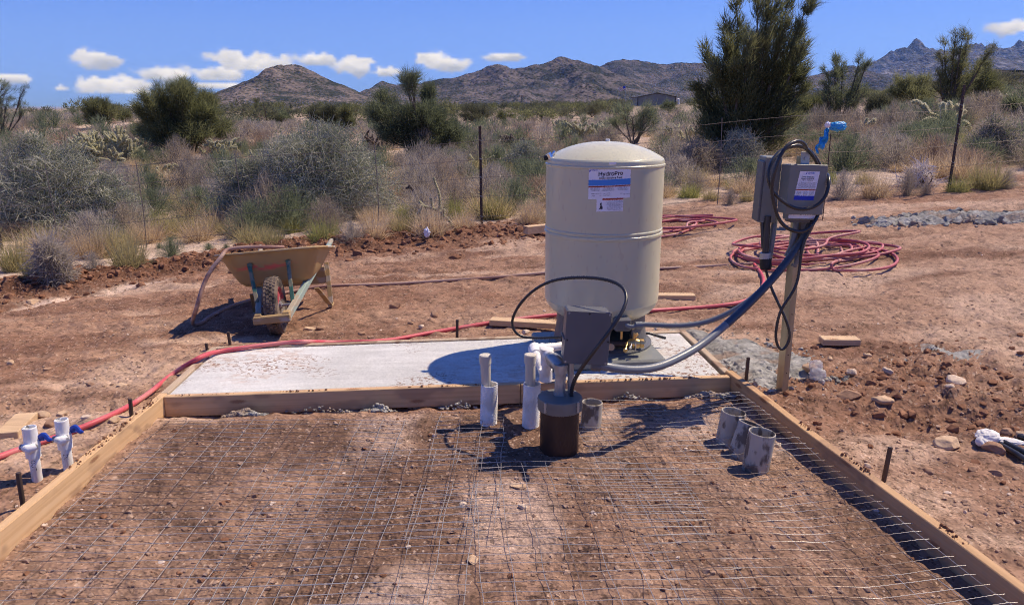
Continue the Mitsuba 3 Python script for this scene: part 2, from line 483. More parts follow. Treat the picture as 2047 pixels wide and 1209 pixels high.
# ------------------------------------------------------------------ mountains
def mountain(name, ridge, R, depth, mat, seed, label, rough=.07, gully=.42, back=.7, zbase=0.0, nu=None, nv=90, crag=0.0):
    """A range with its crest along the polyline (pixels, at distance R), spurs and gullies running down to the plain and a back slope."""
    ridge = np.array([at_y(px, py, R) for px, py in ridge])
    nu = nu or int(60 + np.ptp(ridge[:, 0]) / R * 420)
    t = np.r_[0, np.cumsum(np.linalg.norm(np.diff(ridge, axis=0), axis=1))]
    tt = np.linspace(0, t[-1], nu)
    rg = np.stack([np.interp(tt, t, ridge[:, k]) for k in range(3)], -1)
    hgt = rg[:, 2] - zbase
    v = np.concatenate([-back * np.linspace(1, 0, nv // 4, endpoint=False), np.linspace(0, 1, nv)])
    wob = (meshkit.fbm(np.stack([tt / depth * 3.0, 0 * tt, 0 * tt + seed], -1), 3, seed) - .5) * depth * .5
    U = np.repeat(np.arange(nu)[:, None], len(v), 1)
    V = np.repeat(v[None], nu, 0)
    x = rg[U, 0] + np.sin(V * 2.0) * wob[U] * .6
    y = rg[U, 1] - V * depth + np.sin(np.clip(V, 0, 1) * PI) * wob[U] * .4
    prof = np.where(V >= 0, np.clip(1 - V, 0, 1) ** 1.35, np.clip(1 + V / back, 0, 1) ** 1.2)
    p = np.stack([x / depth * 3.0, y / depth * 1.5, 0 * x + seed], -1)
    rid = 1 - 2 * np.abs(meshkit.fbm(p, 4, seed) - .5)
    p2 = np.stack([x / depth * 14, y / depth * 9, 0 * x], -1)
    fade = np.clip(np.abs(V) / .22, 0, 1) * np.clip((1.0 - V) / .25, 0, 1)
    z = zbase + hgt[U] * (prof + fade * gully * (rid - .74) + .20 * np.clip(np.abs(V) / .06, 0, 1) * np.clip(1 - V, 0, 1) * (meshkit.fbm(p2, 4, seed + 3) - .5))
    z += hgt[U] * rough * (meshkit.fbm(np.stack([x / depth * 40, y / depth * 40, 0 * x], -1), 3, seed + 5) - .5) * np.clip(1 - V, 0, 1)
    if crag:
        z += hgt[U] * crag * (np.abs(meshkit.fbm(np.stack([x / depth * 24, y / depth * 12, 0 * x], -1), 4, seed + 8) - .5) - .1) * np.clip(1 - np.abs(V) * 1.3, 0, 1)
    gi = np.arange(nu * len(v)).reshape(nu, len(v))
    q = np.stack([gi[:-1, :-1], gi[:-1, 1:], gi[1:, 1:], gi[1:, :-1]], -1).reshape(-1, 4)
    structure(name, (np.stack([x, y, z], -1).reshape(-1, 3), q), mat, True, label)


def hill_mat(name, soil_c, soil_d, bush, sc, cover=.55, rocky=0.0):
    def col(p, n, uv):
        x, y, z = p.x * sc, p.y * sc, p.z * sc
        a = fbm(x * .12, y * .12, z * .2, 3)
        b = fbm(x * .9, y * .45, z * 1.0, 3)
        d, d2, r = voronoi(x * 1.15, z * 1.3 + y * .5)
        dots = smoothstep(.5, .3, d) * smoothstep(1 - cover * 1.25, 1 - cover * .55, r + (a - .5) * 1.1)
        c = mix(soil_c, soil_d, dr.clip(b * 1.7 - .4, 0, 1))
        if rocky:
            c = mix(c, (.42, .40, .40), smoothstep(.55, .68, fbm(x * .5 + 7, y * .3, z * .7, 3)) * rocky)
        return mix(c, bush, dr.clip(dots * .85 + smoothstep(.47, .60, a) * .6 + smoothstep(.55, .7, fbm(x * .3, y * .1, z * .12, 3)) * .5, 0, 1))  # bush dots, plus broad dark patches painting in both scrub and slope shade

    def bmp(p, n, uv):
        return fbm(p.x * sc * .8, p.y * sc * .5, p.z * sc * .9, 3) * (1.5 / sc)
    principled(name, col, rough=.95, spec=.1, bump=bmp, scale=1.0, eps=.3 / sc)


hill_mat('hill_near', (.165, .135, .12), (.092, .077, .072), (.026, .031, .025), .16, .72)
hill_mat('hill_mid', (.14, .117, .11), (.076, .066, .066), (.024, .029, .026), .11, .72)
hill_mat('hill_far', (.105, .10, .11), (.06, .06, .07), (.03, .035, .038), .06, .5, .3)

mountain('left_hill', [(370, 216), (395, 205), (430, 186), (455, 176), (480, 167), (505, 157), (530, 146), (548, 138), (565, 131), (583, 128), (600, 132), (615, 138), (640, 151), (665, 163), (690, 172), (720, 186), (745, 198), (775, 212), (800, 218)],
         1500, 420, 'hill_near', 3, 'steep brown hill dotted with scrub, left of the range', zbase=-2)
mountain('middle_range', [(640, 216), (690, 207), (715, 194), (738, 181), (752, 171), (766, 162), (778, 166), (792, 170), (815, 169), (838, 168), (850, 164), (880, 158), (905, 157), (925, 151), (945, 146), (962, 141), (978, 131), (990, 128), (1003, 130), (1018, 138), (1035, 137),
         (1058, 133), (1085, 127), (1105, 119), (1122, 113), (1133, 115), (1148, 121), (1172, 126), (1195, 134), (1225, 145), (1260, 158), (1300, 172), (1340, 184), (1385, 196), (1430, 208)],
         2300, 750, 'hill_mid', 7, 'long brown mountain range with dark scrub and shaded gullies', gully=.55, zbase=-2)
mountain('foothill', [(1085, 212), (1110, 200), (1135, 182), (1155, 170), (1172, 164), (1190, 168), (1205, 178), (1225, 190), (1250, 202), (1280, 212)], 1550, 260, 'hill_near', 12, 'low pale foothill in front of the range', gully=.15, zbase=2)
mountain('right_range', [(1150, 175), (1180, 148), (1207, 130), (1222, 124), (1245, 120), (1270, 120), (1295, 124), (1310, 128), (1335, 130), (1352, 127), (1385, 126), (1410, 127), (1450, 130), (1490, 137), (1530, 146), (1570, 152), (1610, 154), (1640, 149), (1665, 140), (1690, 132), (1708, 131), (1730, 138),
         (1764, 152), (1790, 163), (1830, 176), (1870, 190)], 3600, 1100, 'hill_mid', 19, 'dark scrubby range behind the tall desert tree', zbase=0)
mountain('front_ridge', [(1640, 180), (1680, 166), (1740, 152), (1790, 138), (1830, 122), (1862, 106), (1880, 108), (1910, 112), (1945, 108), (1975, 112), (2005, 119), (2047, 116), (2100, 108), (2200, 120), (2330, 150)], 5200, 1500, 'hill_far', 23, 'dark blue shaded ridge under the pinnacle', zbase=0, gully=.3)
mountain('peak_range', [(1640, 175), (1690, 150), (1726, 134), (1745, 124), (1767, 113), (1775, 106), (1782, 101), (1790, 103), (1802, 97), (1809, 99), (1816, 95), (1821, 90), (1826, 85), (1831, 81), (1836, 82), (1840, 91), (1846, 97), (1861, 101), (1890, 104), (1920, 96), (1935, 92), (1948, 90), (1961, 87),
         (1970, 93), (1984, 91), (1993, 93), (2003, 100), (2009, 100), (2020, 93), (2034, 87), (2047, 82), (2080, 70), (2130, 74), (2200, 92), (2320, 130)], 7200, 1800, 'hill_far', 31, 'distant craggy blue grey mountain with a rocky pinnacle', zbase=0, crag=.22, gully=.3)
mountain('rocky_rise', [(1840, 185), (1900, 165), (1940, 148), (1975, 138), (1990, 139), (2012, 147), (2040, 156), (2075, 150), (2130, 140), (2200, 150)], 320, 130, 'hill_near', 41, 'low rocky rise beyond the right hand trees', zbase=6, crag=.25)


# ------------------------------------------------------------------ materials of the built things
def wood_mat(name, light, dark, ax, dirt=.25):
    """sawn softwood, the grain running along the direction ax in plan"""
    ax = np.array(ax, float) / np.linalg.norm(ax)

    def col(p, n, uv):
        u = p.x * ax[0] + p.y * ax[1]
        w = -p.x * ax[1] + p.y * ax[0]
        g = fbm(u * 1.6, w * 34 + fbm(u * 2.2, w * 5, p.z * 5, 2) * 5, p.z * 60, 3)
        line = smoothstep(.42, .66, noise(u * 1.2 + 7, (w + p.z) * 150, p.z * 20))
        d1, d2, r = voronoi(u * 3.0, (w + p.z * 1.3) * 9)
        knot = smoothstep(.16, .05, d1) * smoothstep(.55, .7, r)
        c = mix(light, dark, dr.clip(g * .9 - .15 + line * .25, 0, 1))
        c = mix(c, (.22, .10, .045), knot * .8)
        mud = smoothstep(.56, .72, fbm(u * 7, w * 14, p.z * 10, 3)) * dirt * 2
        return mix(c, (.24, .15, .10), dr.clip(mud, 0, .8))
    principled(name, col, rough=.75, spec=.25)


wood_mat('wood_across', (.56, .385, .225), (.42, .26, .135), (1, .1))
wood_mat('wood_along', (.62, .43, .25), (.46, .28, .14), (0, 1), .3)
wood_mat('wood_right', (.52, .335, .185), (.40, .24, .12), (-.17, 1))
wood_mat('wood_muddy', (.46, .36, .26), (.34, .25, .17), (0, 1), .8)
wood_mat('wood_scrap', (.58, .42, .26), (.42, .28, .16), (1, -.15), .1)


def conc(p, n, uv):
    x, y = p.x, p.y
    a, b = fbm(x * 2.2, y * 2.6, 1, 4), fbm(x * 14, y * 18, 3, 3)
    c = mix((.42, .42, .405), (.53, .53, .515), dr.clip(a * 1.6 - .35 + (b - .5) * .5, 0, 1))
    soiled = smoothstep(.52, .72, fbm(x * 1.7 + 3.3, y * 3.4 + 1, 9, 4)) * smoothstep(.45, .62, fbm(x * 28, y * 44, 2, 3))
    crumbs = smoothstep(.66, .74, noise(x * 75, y * 95, 5)) * smoothstep(.42, .66, fbm(x * 2.6 + 1, y * 4, 4, 3))
    c = mix(c, (.40, .29, .22), soiled * .5)
    c = c * (.90 + .2 * fbm(x * 2.5 + y * 9, y * 46 - x * 5 + 6 * fbm(x * 1.5, y * 2, 4, 2), 2, 2))      # float marks
    return mix(c, (.20, .115, .075), crumbs * .85) * (.9 + .2 * noise(x * 140, y * 140, 1))


principled('concrete', conc, rough=.85, spec=.25, bump=lambda p, n, uv: fbm(p.x * 30, p.y * 30, p.z * 30, 2) * .002 + fbm(p.x * 4, p.y * 5, 1, 2) * .004)
principled('wet_concrete', lambda p, n, uv: mix(mix((.17, .165, .15), (.40, .39, .36), fbm(p.x * 14, p.y * 14, p.z * 14, 3) * 1.6 - .3), (.27, .19, .14), smoothstep(.5, .66, fbm(p.x * 5, p.y * 8, 4, 3)) * .7) * (.75 + .5 * noise(p.x * 70, p.y * 70, p.z * 70)), rough=.9, spec=.2, bump=lambda p, n, uv: fbm(p.x * 50, p.y * 50, p.z * 50, 3) * .026)
principled('steel_dark', lambda p, n, uv: mix((.045, .036, .032), (.12, .075, .055), fbm(p.x * 30, p.y * 30, p.z * 12, 3)), rough=.6, metal=.3, spec=.5)
principled('wire', lambda p, n, uv: mix((.50, .48, .45), (.22, .14, .10), smoothstep(.46, .66, fbm(p.x * 5, p.y * 5, p.z * 5, 3)) * .85), rough=.38, metal=.5, spec=.6)
principled('galvanised', lambda p, n, uv: mix((.46, .475, .48), (.29, .30, .305), fbm(p.x * 26, p.y * 26, p.z * 26, 3) * 1.4 - .2), rough=.42, metal=.65, spec=.5)
principled('strut', lambda p, n, uv: mix((.46, .41, .29), (.33, .29, .20), fbm(p.x * 40, p.y * 40, p.z * 3, 3) * 1.4 - .2), rough=.38, metal=.7, spec=.5)
principled('pvc', lambda p, n, uv: mix((.74, .735, .72), (.55, .52, .47), smoothstep(.45, .75, fbm(p.x * 14, p.y * 14, p.z * 9, 3)) * .8), rough=.4, spec=.45)
principled('pvc_dirty', lambda p, n, uv: mix(mix((.52, .475, .385), (.36, .31, .25), fbm(p.x * 30, p.y * 30, p.z * 6, 3)), (.10, .075, .058), smoothstep(.47, .60, fbm(p.x * 30 + 2, p.y * 30, p.z * 11, 4)) * .85), rough=.6, spec=.3)
principled('pvc_smeared', lambda p, n, uv: mix((.76, .755, .74), (.09, .09, .10), smoothstep(.60, .66, fbm(p.x * 42 + 2, p.y * 42, p.z * 26, 3)) * .85), rough=.4, spec=.4)
principled('pvc_cap', (.52, .48, .40), rough=.5, spec=.4)
principled('casing', lambda p, n, uv: mix((.022, .013, .011), (.075, .036, .027), dr.clip(fbm(p.x * 9, p.y * 9, p.z * 2.5, 4) * 1.7 - .45, 0, 1)), rough=.45, metal=.2, spec=.5)
principled('cap_grey', lambda p, n, uv: mix((.20, .195, .18), (.13, .125, .115), fbm(p.x * 22, p.y * 22, p.z * 22, 3)), rough=.5, metal=.25, spec=.4)
principled('tank_paint', lambda p, n, uv: mix(mix((.52, .505, .365), (.475, .46, .33), fbm(p.x * 5, p.y * 5, p.z * 1.2, 4)), (.36, .27, .19), smoothstep(.52, .30, p.z + .10 * fbm(p.x * 14, p.y * 14, p.z * 3, 3)) * .35 * smoothstep(.4, .65, fbm(p.x * 22, p.y * 22, p.z * 7, 3)) + smoothstep(.66, .74, fbm(p.x * 60, p.y * 60, p.z * 16, 3)) * .22), rough=.26, spec=.5, clear=.5)
principled('grey_plastic', lambda p, n, uv: mix((.088, .090, .098), (.115, .118, .125), fbm(p.x * 8, p.y * 8, p.z * 8, 2)), rough=.42, spec=.45)
principled('light_grey', lambda p, n, uv: mix((.20, .21, .19), (.16, .165, .15), fbm(p.x * 8, p.y * 8, p.z * 8, 2)), rough=.45, spec=.45)
principled('conduit', (.15, .165, .185), rough=.38, spec=.5)
principled('conduit_dark', (.035, .048, .075), rough=.36, spec=.5)
principled('rubber', lambda p, n, uv: mix((.014, .014, .016), (.035, .034, .036), fbm(p.x * 20, p.y * 20, p.z * 20, 2)), rough=.36, spec=.55)
principled('tyre', lambda p, n, uv: mix((.05, .043, .038), (.17, .13, .10), smoothstep(.34, .6, fbm(p.x * 16, p.y * 16, p.z * 16, 3))), rough=.85, spec=.2)
principled('brass', (.72, .50, .22), rough=.28, metal=.9)
principled('chrome', (.8, .8, .82), rough=.15, metal=1.0)
principled('copper', (.60, .30, .14), rough=.35, metal=.8)
principled('black', (.012, .012, .014), rough=.5)
principled('paper', (.74, .74, .80), rough=.5, spec=.3)
principled('ink', (.02, .02, .035), rough=.6)
principled('ink_grey', (.33, .33, .38), rough=.6)
principled('label_blue', (.05, .22, .62), rough=.5)
principled('label_royal', (.012, .035, .42), rough=.5)
principled('label_red', (.36, .06, .03), rough=.5)
principled('handle_blue', (.015, .045, .30), rough=.4)
principled('hose_red', lambda p, n, uv: mix((.52, .085, .105), (.56, .24, .22), smoothstep(.5, .75, fbm(p.x * 3.5, p.y * 3.5, p.z * 20, 3)) * .8), rough=.5, spec=.4)
principled('hose_dusty', lambda p, n, uv: mix((.42, .29, .23), (.26, .145, .12), smoothstep(.4, .7, fbm(p.x * 2.5, p.y * 2.5, p.z * 14, 3))), rough=.65, spec=.3)
principled('hose_coil', lambda p, n, uv: mix((.40, .10, .115), (.48, .25, .22), smoothstep(.42, .72, fbm(p.x * 4.5, p.y * 4.5, p.z * 14, 3))), rough=.55, spec=.4)


# ------------------------------------------------------------------ concrete pad and its form boards
def prism(poly, z0, z1):
    m = trimesh.creation.extrude_polygon(__import__('shapely').Polygon(poly), z1 - z0, engine='earcut')
    return np.array(m.vertices) + [0, 0, z0], np.array(m.faces)


FL, FR = np.array([-1.692, 3.512]), np.array([1.142, 3.800])
ZT = .089
_d = (FR - FL) / np.linalg.norm(FR - FL)
_nrm = np.array([-_d[1], _d[0]])
BL, BR = np.array([-1.742, 4.305]), np.array([1.063, 4.650])
_bd = (BR - BL) / np.linalg.norm(BR - BL)
_in = .039


def line_pt(a, b, t, off=(0, 0)):
    return np.array([*(a + (b - a) * t + np.asarray(off)), 0])


slab = thing('concrete_pad', 'fresh pale concrete pad with scattered dirt, under the water tank', 'concrete pad')
_a, _b, _c, _e = FL + _nrm * _in + [.003, 0], FR + _nrm * _in + [-.03, 0], BR + [-.012, -.006], BL + [.02, -.006]
_U, _V = np.meshgrid(np.linspace(0, 1, 130), np.linspace(0, 1, 40), indexing='ij')
_g = (_a * (1 - _U[..., None]) + _b * _U[..., None]) * (1 - _V[..., None]) + (_e * (1 - _U[..., None]) + _c * _U[..., None]) * _V[..., None]
_gz = ZT - .007 + (meshkit.fbm(np.concatenate([_g * 5, 0 * _g[..., :1]], -1), 3, 4) - .5) * .005 - .006 * np.maximum(np.exp(-_V / .012) + np.exp(-(1 - _V) / .012), np.exp(-_U / .006) + np.exp(-(1 - _U) / .006))
_gi2 = np.arange(130 * 40).reshape(130, 40)
P(slab, 'top', (np.concatenate([_g, _gz[..., None]], -1).reshape(-1, 3), np.stack([_gi2[:-1, :-1], _gi2[1:, :-1], _gi2[1:, 1:], _gi2[:-1, 1:]], -1).reshape(-1, 4)), 'concrete', True)
P(slab, 'core', prism([_a, _b, _c, _e], -.05, ZT - .024), 'concrete')


def board(p, q, z0, z1, mat, label, t=.038, sub=24, seed=0):
    """a 2x4 on edge along p-q in plan, with a little saw-mill bow"""
    p, q = np.asarray(p, float), np.asarray(q, float)
    L = np.linalg.norm(q - p)
    v, f = box(t, L, z1 - z0, .003)
    m = trimesh.Trimesh(v, f, process=False)
    m = trimesh.intersections.slice_mesh_plane(m, [0, 1, 0], [0, -L, 0]) if False else m
    vv, ff = trimesh.remesh.subdivide_to_size(m.vertices, m.faces, max(L / sub, .09))
    vv = vv + (meshkit.noise(np.stack([vv[:, 1] * 3, 0 * vv[:, 1], 0 * vv[:, 1] + seed], -1), seed)[:, None] - .5) * [.004, 0, .005]
    y = (q - p) / L
    x = np.array([y[1], -y[0]])
    out = np.stack([vv[:, 0] * x[0] + vv[:, 1] * y[0], vv[:, 0] * x[1] + vv[:, 1] * y[1], vv[:, 2]], -1)
    return S('form_board', (out + [*((p + q) / 2), (z0 + z1) / 2], ff), mat, label, 'board', smooth=25)


_h = .019
sm = FL + (FR - FL) * .612
board(FL + _nrm * _h + _d * .0, sm + _nrm * _h - _d * .0015, -.015, ZT, 'wood_across', 'form board along the front of the concrete pad, left length up to the joint', seed=1)
board(sm + _nrm * (_h + .004) + _d * .0015, FR + _nrm * _h, -.015, ZT - .001, 'wood_across', 'form board along the front of the pad behind the well casing, right of the joint', seed=2)
board([-1.711, .2], [-1.711, FL[1] + .05], -.02, ZT + .004, 'wood_along', 'long sunlit form board running along the left side of the wire mesh bed', seed=3)
_rd = np.array([-.1728, .985])
_r0 = np.array([1.148, 3.765])
board(_r0 + [.0195, 0] - _rd * 3.3, _r0 + [.0195, 0] + _rd * .11, -.02, ZT + .010, 'wood_right', 'long form board with a shaded inner face along the right side of the mesh', seed=4)
board(FL + [-.024, .06], BL + [-.006, .03], -.02, ZT - .003, 'wood_muddy', 'form board at the left end of the concrete pad, mud on top', seed=5)
board(BL + _bd * -.0 + [0, .014], BR + [0, .014], -.02, ZT - .002, 'wood_muddy', 'weathered form board along the back edge of the concrete pad', seed=6)
board(FR + [.004, .08], BR + [.012, .03], -.02, ZT - .002, 'wood_muddy', 'form board at the right end of the concrete pad against the wet spill', seed=7)

# soil crumbs that fell on the boards
def on_line(p, q, w, z, n, seed):
    r = np.random.default_rng(seed)
    t = r.uniform(0, 1, n) ** 1.0
    k = meshkit.noise(np.stack([t * 14, 0 * t, 0 * t + seed], -1), seed) > .5
    t = t[k]
    c = np.asarray(p) + np.outer(t, np.asarray(q) - np.asarray(p))
    c = np.column_stack([c[:, 0] + r.uniform(-w, w, len(t)), c[:, 1] + r.uniform(-w, w, len(t)) * .2, np.full(len(t), z)])
    s = .0022 + .006 * r.uniform(0, 1, len(t)) ** 4
    b = trimesh.creation.icosphere(subdivisions=0)
    v = np.array(b.vertices)[None] * s[:, None, None] * r.uniform(.6, 1.3, (len(t), 12, 1)) + c[:, None] + np.array([0, 0, .3]) * s[:, None, None]
    return v.reshape(-1, 3), (np.array(b.faces)[None] + (np.arange(len(t)) * 12)[:, None, None]).reshape(-1, 3)


S('board_crumbs', cat(on_line([-1.711, 1.2], [-1.711, 3.5], .017, ZT + .006, 260, 1), on_line([1.62, 1.2], [1.19, 3.65], .012, ZT + .012, 300, 2), on_line([-1.65, 3.53], [1.1, 3.80], .012, ZT + .002, 260, 3)), 'clod', 'crumbs of soil lying on top of the form boards', 'soil', kind='stuff')

# ------------------------------------------------------------------ steel stakes
for (bx, by, tx, ty, lab) in ((414, 697, 412, 686, 'short steel stake at the back left corner of the concrete pad'), (460, 690, 456, 663, 'steel stake behind the pad beside the wheelbarrow shadow'),
                              (263, 832, 260, 797, 'dark steel stake between the red hose and the left form board'), (47, 1015, 36, 944, 'dark steel stake nearest the camera on the left, below the white valves'),
                              (914, 678, 914, 639, 'thin steel stake behind the middle of the pad beside the red hose'), (1491, 762, 1496, 714, 'dark steel stake in the wet concrete spill left of the strut post'),
                              (1766, 962, 1780, 893, 'dark steel stake on the outer side of the right form board')):
    b = on_ground(bx, by)
    t = at_y(tx, ty, b[1])
    S('steel_stake', tube([b - [0, 0, .06], b, t - [0, 0, .003], t], [.0095, .0095, .0095, .0075], 10), 'steel_dark', lab, 'stake', 'steel stakes around the forms', smooth=40)

# ------------------------------------------------------------------ welded wire mesh, five overlapping pieces
_wr = np.random.default_rng(77)


def mesh_piece(label, x0, x1, y0, y1, skew, seed, base, lift=None, step=.0508, gap=.1016, clip=None):
    t = thing('wire_mesh', label, 'wire mesh', 'pieces of welded wire mesh laid in the form')

    def warp(x, y, dz=0.0):
        x, y = np.asarray(x, float), np.asarray(y, float)
        w = meshkit.fbm(np.stack([x * 2.2, y * 2.2, 0 * x + seed], -1), 2, seed) - .5
        u = meshkit.fbm(np.stack([x * 1.1, y * 1.3, 0 * x + seed + 4], -1), 2, seed + 1) - .5
        X, Y = x + skew * (y - 3.4) + u * .020, y + w * .016 + (x - x0) * .02
        Z = base + .03 * np.clip(w + .25, 0, 1) + dz
        if lift is not None:
            Z = Z + lift(X, Y)
        return np.stack([X, Y, np.maximum(Z, surf(X, Y) + .004)], -1)
    n = int(round((x1 - x0) / gap))
    ends = _wr.uniform(-.004, .012, (n + 1, 2))
    for i in range(n + 1):
        yy = np.linspace(y0 - ends[i, 0], y1 + ends[i, 1], 46)
        p = warp(np.full(46, x0 + i * gap), yy)
        p[:, :2] += (meshkit.noise(np.stack([yy * 6, 0 * yy, 0 * yy + i], -1), seed + 9)[:, None] - .5) * .010
        P(t, 'line_wire', tube(p, .0012, 4, cap=False), 'wire', True)
    m = int(round((y1 - y0) / step))
    for j in range(m + 1):
        y = y0 + j * step
        xx = np.linspace(x0 - _wr.uniform(.0, .02), x1 + _wr.uniform(.0, .02), 30)
        p = warp(xx, np.full(30, y), .0022)
        p[:, 1] += (meshkit.noise(np.stack([xx * 7, 0 * xx, 0 * xx + j * 1.7], -1), seed + 5) - .5) * .012
        P(t, 'cross_wire', tube(p, .0011, 4, cap=False), 'wire', True)
    return t


mesh_piece('welded wire mesh lying along the left form board', -1.625, -.50, 1.55, 3.40, .0, 3, .012)
mesh_piece('short overlapping wire mesh left of centre with its cut ends pointing at the pad', -.93, -.115, 1.50, 3.03, .02, 11, .022)
mesh_piece('narrow wire mesh piece beside the two white sleeves', -.345, -.04, 2.35, 3.46, .015, 19, .02)
mesh_piece('wire mesh in the middle in front of the brown well casing', -.20, .62, 1.50, 2.93, -.085, 27, .016)
mesh_piece('wide wire mesh along the right form board, its edge raised and glinting', .27, 1.19, 1.45, 3.62, -.165, 35, .022,
           lift=lambda X, Y: .035 * np.clip((X - (form_x_right(Y) - .35)) / .3, 0, 1))

# ------------------------------------------------------------------ white sleeves with capped pipes
for (bx, by, ty, pty, ptx, lab, lab2) in ((976, 849, 769, 709, 970, 'white ribbed drain sleeve around the left capped pipe', 'capped white pipe standing in the left ribbed sleeve'),
                                          (1061, 853, 768, 708, 1060, 'white ribbed drain sleeve right beside the brown well casing', 'capped white pipe with dark print in the sleeve next to the casing')):
    b = at_z(bx, by, .01) + [0, .04, 0]
    zt = at_y(bx, ty, b[1])[2]
    prof = [(.0335, -.05)]
    nz = 26
    for k in range(nz + 1):
        z = zt * k / nz
        prof += [(.0405, z), (.0405, z + zt / nz * .5), (.0385, z + zt / nz * .6), (.0385, z + zt / nz * .9)]
    prof = prof[1:-2] + [(.0385, zt + .003), (.0355, zt + .003), (.0355, -.04)]
    v, f = lathe(prof, 32)
    lean = np.array([.006, 0, 0])
    S('drain_sleeve', (v + [b[0], b[1], 0] + lean * (v[:, 2:] / zt), f[:, ::-1]), 'pvc', lab, 'sleeve', smooth=30)
    t0 = at_y(ptx, pty, b[1] + .004)
    pp = thing('capped_pipe', lab2, 'pipe')
    q0, q1 = np.array([b[0] + .0, b[1] + .004, -.03]), t0 - [0, 0, .03]
    P(pp, 'pipe', cyl(q0, q1, .0235, 24), 'pvc_cap', 40)
    ax = (q1 - q0) / np.linalg.norm(q1 - q0)
    P(pp, 'cap', tube([q1 - ax * .012, q1 - ax * .012, q1 + ax * .004, q1 + ax * .004, q1 + ax * .027, q1 + ax * .031], [.0235, .0275, .0275, .0285, .0285, .025], 24), 'pvc_cap', 40)

# ------------------------------------------------------------------ well casing, its head and the galvanised discharge
CXY = np.array([.206, 3.105])
wc = thing('well_casing', 'dark brown steel well casing with a grey bolted cap', 'well casing')
P(wc, 'casing', lathe([(0, -.05), (.086, -.05), (.0845, .0), (.0835, .215)], 48)[0:2], 'casing', 40)
_v, _f = lathe([(.0845, .195), (.0945, .195), (.0965, .2), (.0965, .243), (.0935, .25), (.088, .252), (.05, .253), (0, .253)], 48)
P(wc, 'cap', (_v, _f), 'cap_grey', 35)
for a in (-2.3, -.75, .8, 2.4):
    q = np.array([.099 * math.cos(a), .099 * math.sin(a), .222])
    P(wc, 'bolt', cyl(q - [0, 0, .018], q + [0, 0, .026], .006, 8), 'galvanised', 40)
for k in list(scene):
    if k.startswith(wc + '__'):
        scene[k]['to_world'] = mi.ScalarTransform4f().translate([float(CXY[0]), float(CXY[1]), 0])
ZC = .253


def yy_at(px, py, y):
    return at_y(px, py, y)


dp = thing('discharge_pipe', 'galvanised tee and white plastic water line leaving the well cap', 'pipe')
g0 = at_y(1119, 774, 3.12); g0[2] = ZC
g1 = at_y(1121, 733, 3.12)
P(dp, 'galvanised_tee', cat(tube([g0, g0 + [0, 0, .012], g0 + [0, 0, .012], g1 - [0, 0, .025], g1 - [0, 0, .025], g1 + [0, 0, .012]], [.027, .027, .0235, .0235, .029, .029], 22), tube([g1 - [0, 0, .005], g1 + [-.045, .085, .02]], [.025, .022], 20)), 'galvanised', 40)
t1 = at_y(1094, 708, 3.32)
P(dp, 'union_nut', tube([g1 + (t1 - g1) * .30, g1 + (t1 - g1) * .30, g1 + (t1 - g1) * .55, g1 + (t1 - g1) * .55], [.022, .034, .034, .02], 10), 'galvanised', 30)
P(dp, 'white_tee', cat(tube([g1 + (t1 - g1) * .5, t1], .0275, 20), tube([t1 + [0, 0, .03], t1 + [0, 0, .026], t1 - [0, 0, .05]], [.02, .030, .030], 20)), 'pvc', 40)
e1 = at_y(1066, 697, 3.62)
e0 = at_y(1091, 752, 3.36)
P(dp, 'riser', tube([t1 - [0, 0, .03], e0 + [0, 0, -.01]], .0225, 18), 'pvc', 40)
P(dp, 'lower_elbow', tube([e0 + [0, 0, .035], e0 + [0, 0, .035], e0 - [0, 0, .02], e0 - [0, 0, .024]], [.022, .030, .030, .022], 20), 'pvc', 40)
P(dp, 'sloping_pipe', tube([e1, e0 + [-.004, .01, 0]], .021, 18), 'pvc', 40)
e2 = at_y(1112, 693, 3.72)
P(dp, 'upper_elbow', tube(spl([e1 + (e0 - e1) * .22, e1 + (e0 - e1) * .05, e1 + [.006, .012, .002], e1 + (e2 - e1) * .14, e1 + (e2 - e1) * .42], 14), .0275, 18), 'pvc', 50)
P(dp, 'level_pipe', tube([e1 + (e2 - e1) * .2, e2, e2 + [.12, .06, 0]], .0215, 18), 'pvc', 40)

# the grey control box on its steel conduit
cb = thing('pump_box', 'dark grey pump splice box tilted on a steel conduit above the well cap', 'junction box')
c0 = at_y(1141, 768, 3.135); c0[2] = ZC
c1 = at_y(1141, 722, 3.135)
P(cb, 'conduit', cyl(c0, c1 + [0, 0, .03], .0135, 18), 'galvanised', 40)
_ctr = at_y(1173, 677, 3.09)
_bx, _by, _bz = .189, .125, .228
_R = dict(rz=math.radians(2.5), ry=math.radians(3.6), rx=math.radians(-2))
_cc = _ctr + [0, _by / 2, 0]
P(cb, 'body', mv(box(_bx - .006, _by - .008, _bz - .006, .006), _cc + [0, .004, 0], **_R), 'grey_plastic', 30)
P(cb, 'cover', mv(mv(box(_bx, .008, _bz, .0025), (0, -_by / 2 + .003, 0)), _cc, **_R), 'grey_plastic', 30)
for sx, sz in ((-.9, .92), (.0, .92), (.9, .92), (-.9, -.1), (.93, -.1), (-.9, -.92), (0, -.92), (.9, -.92)):
    v, f = cyl([sx * _bx / 2, -_by / 2 - .003, sz * _bz / 2], [sx * _bx / 2, -_by / 2 + .002, sz * _bz / 2], .0042, 10)
    P(cb, 'screw', mv((v, f), _cc, **_R), 'galvanised' if abs(sx) > .5 and abs(sz) > .5 else 'black', 30)
P(cb, 'rib', mv(mv(box(.006, _by * .9, .004, .001), (-_bx / 2 - .001, .006, -.012)), _cc, **_R), 'grey_plastic', 30)

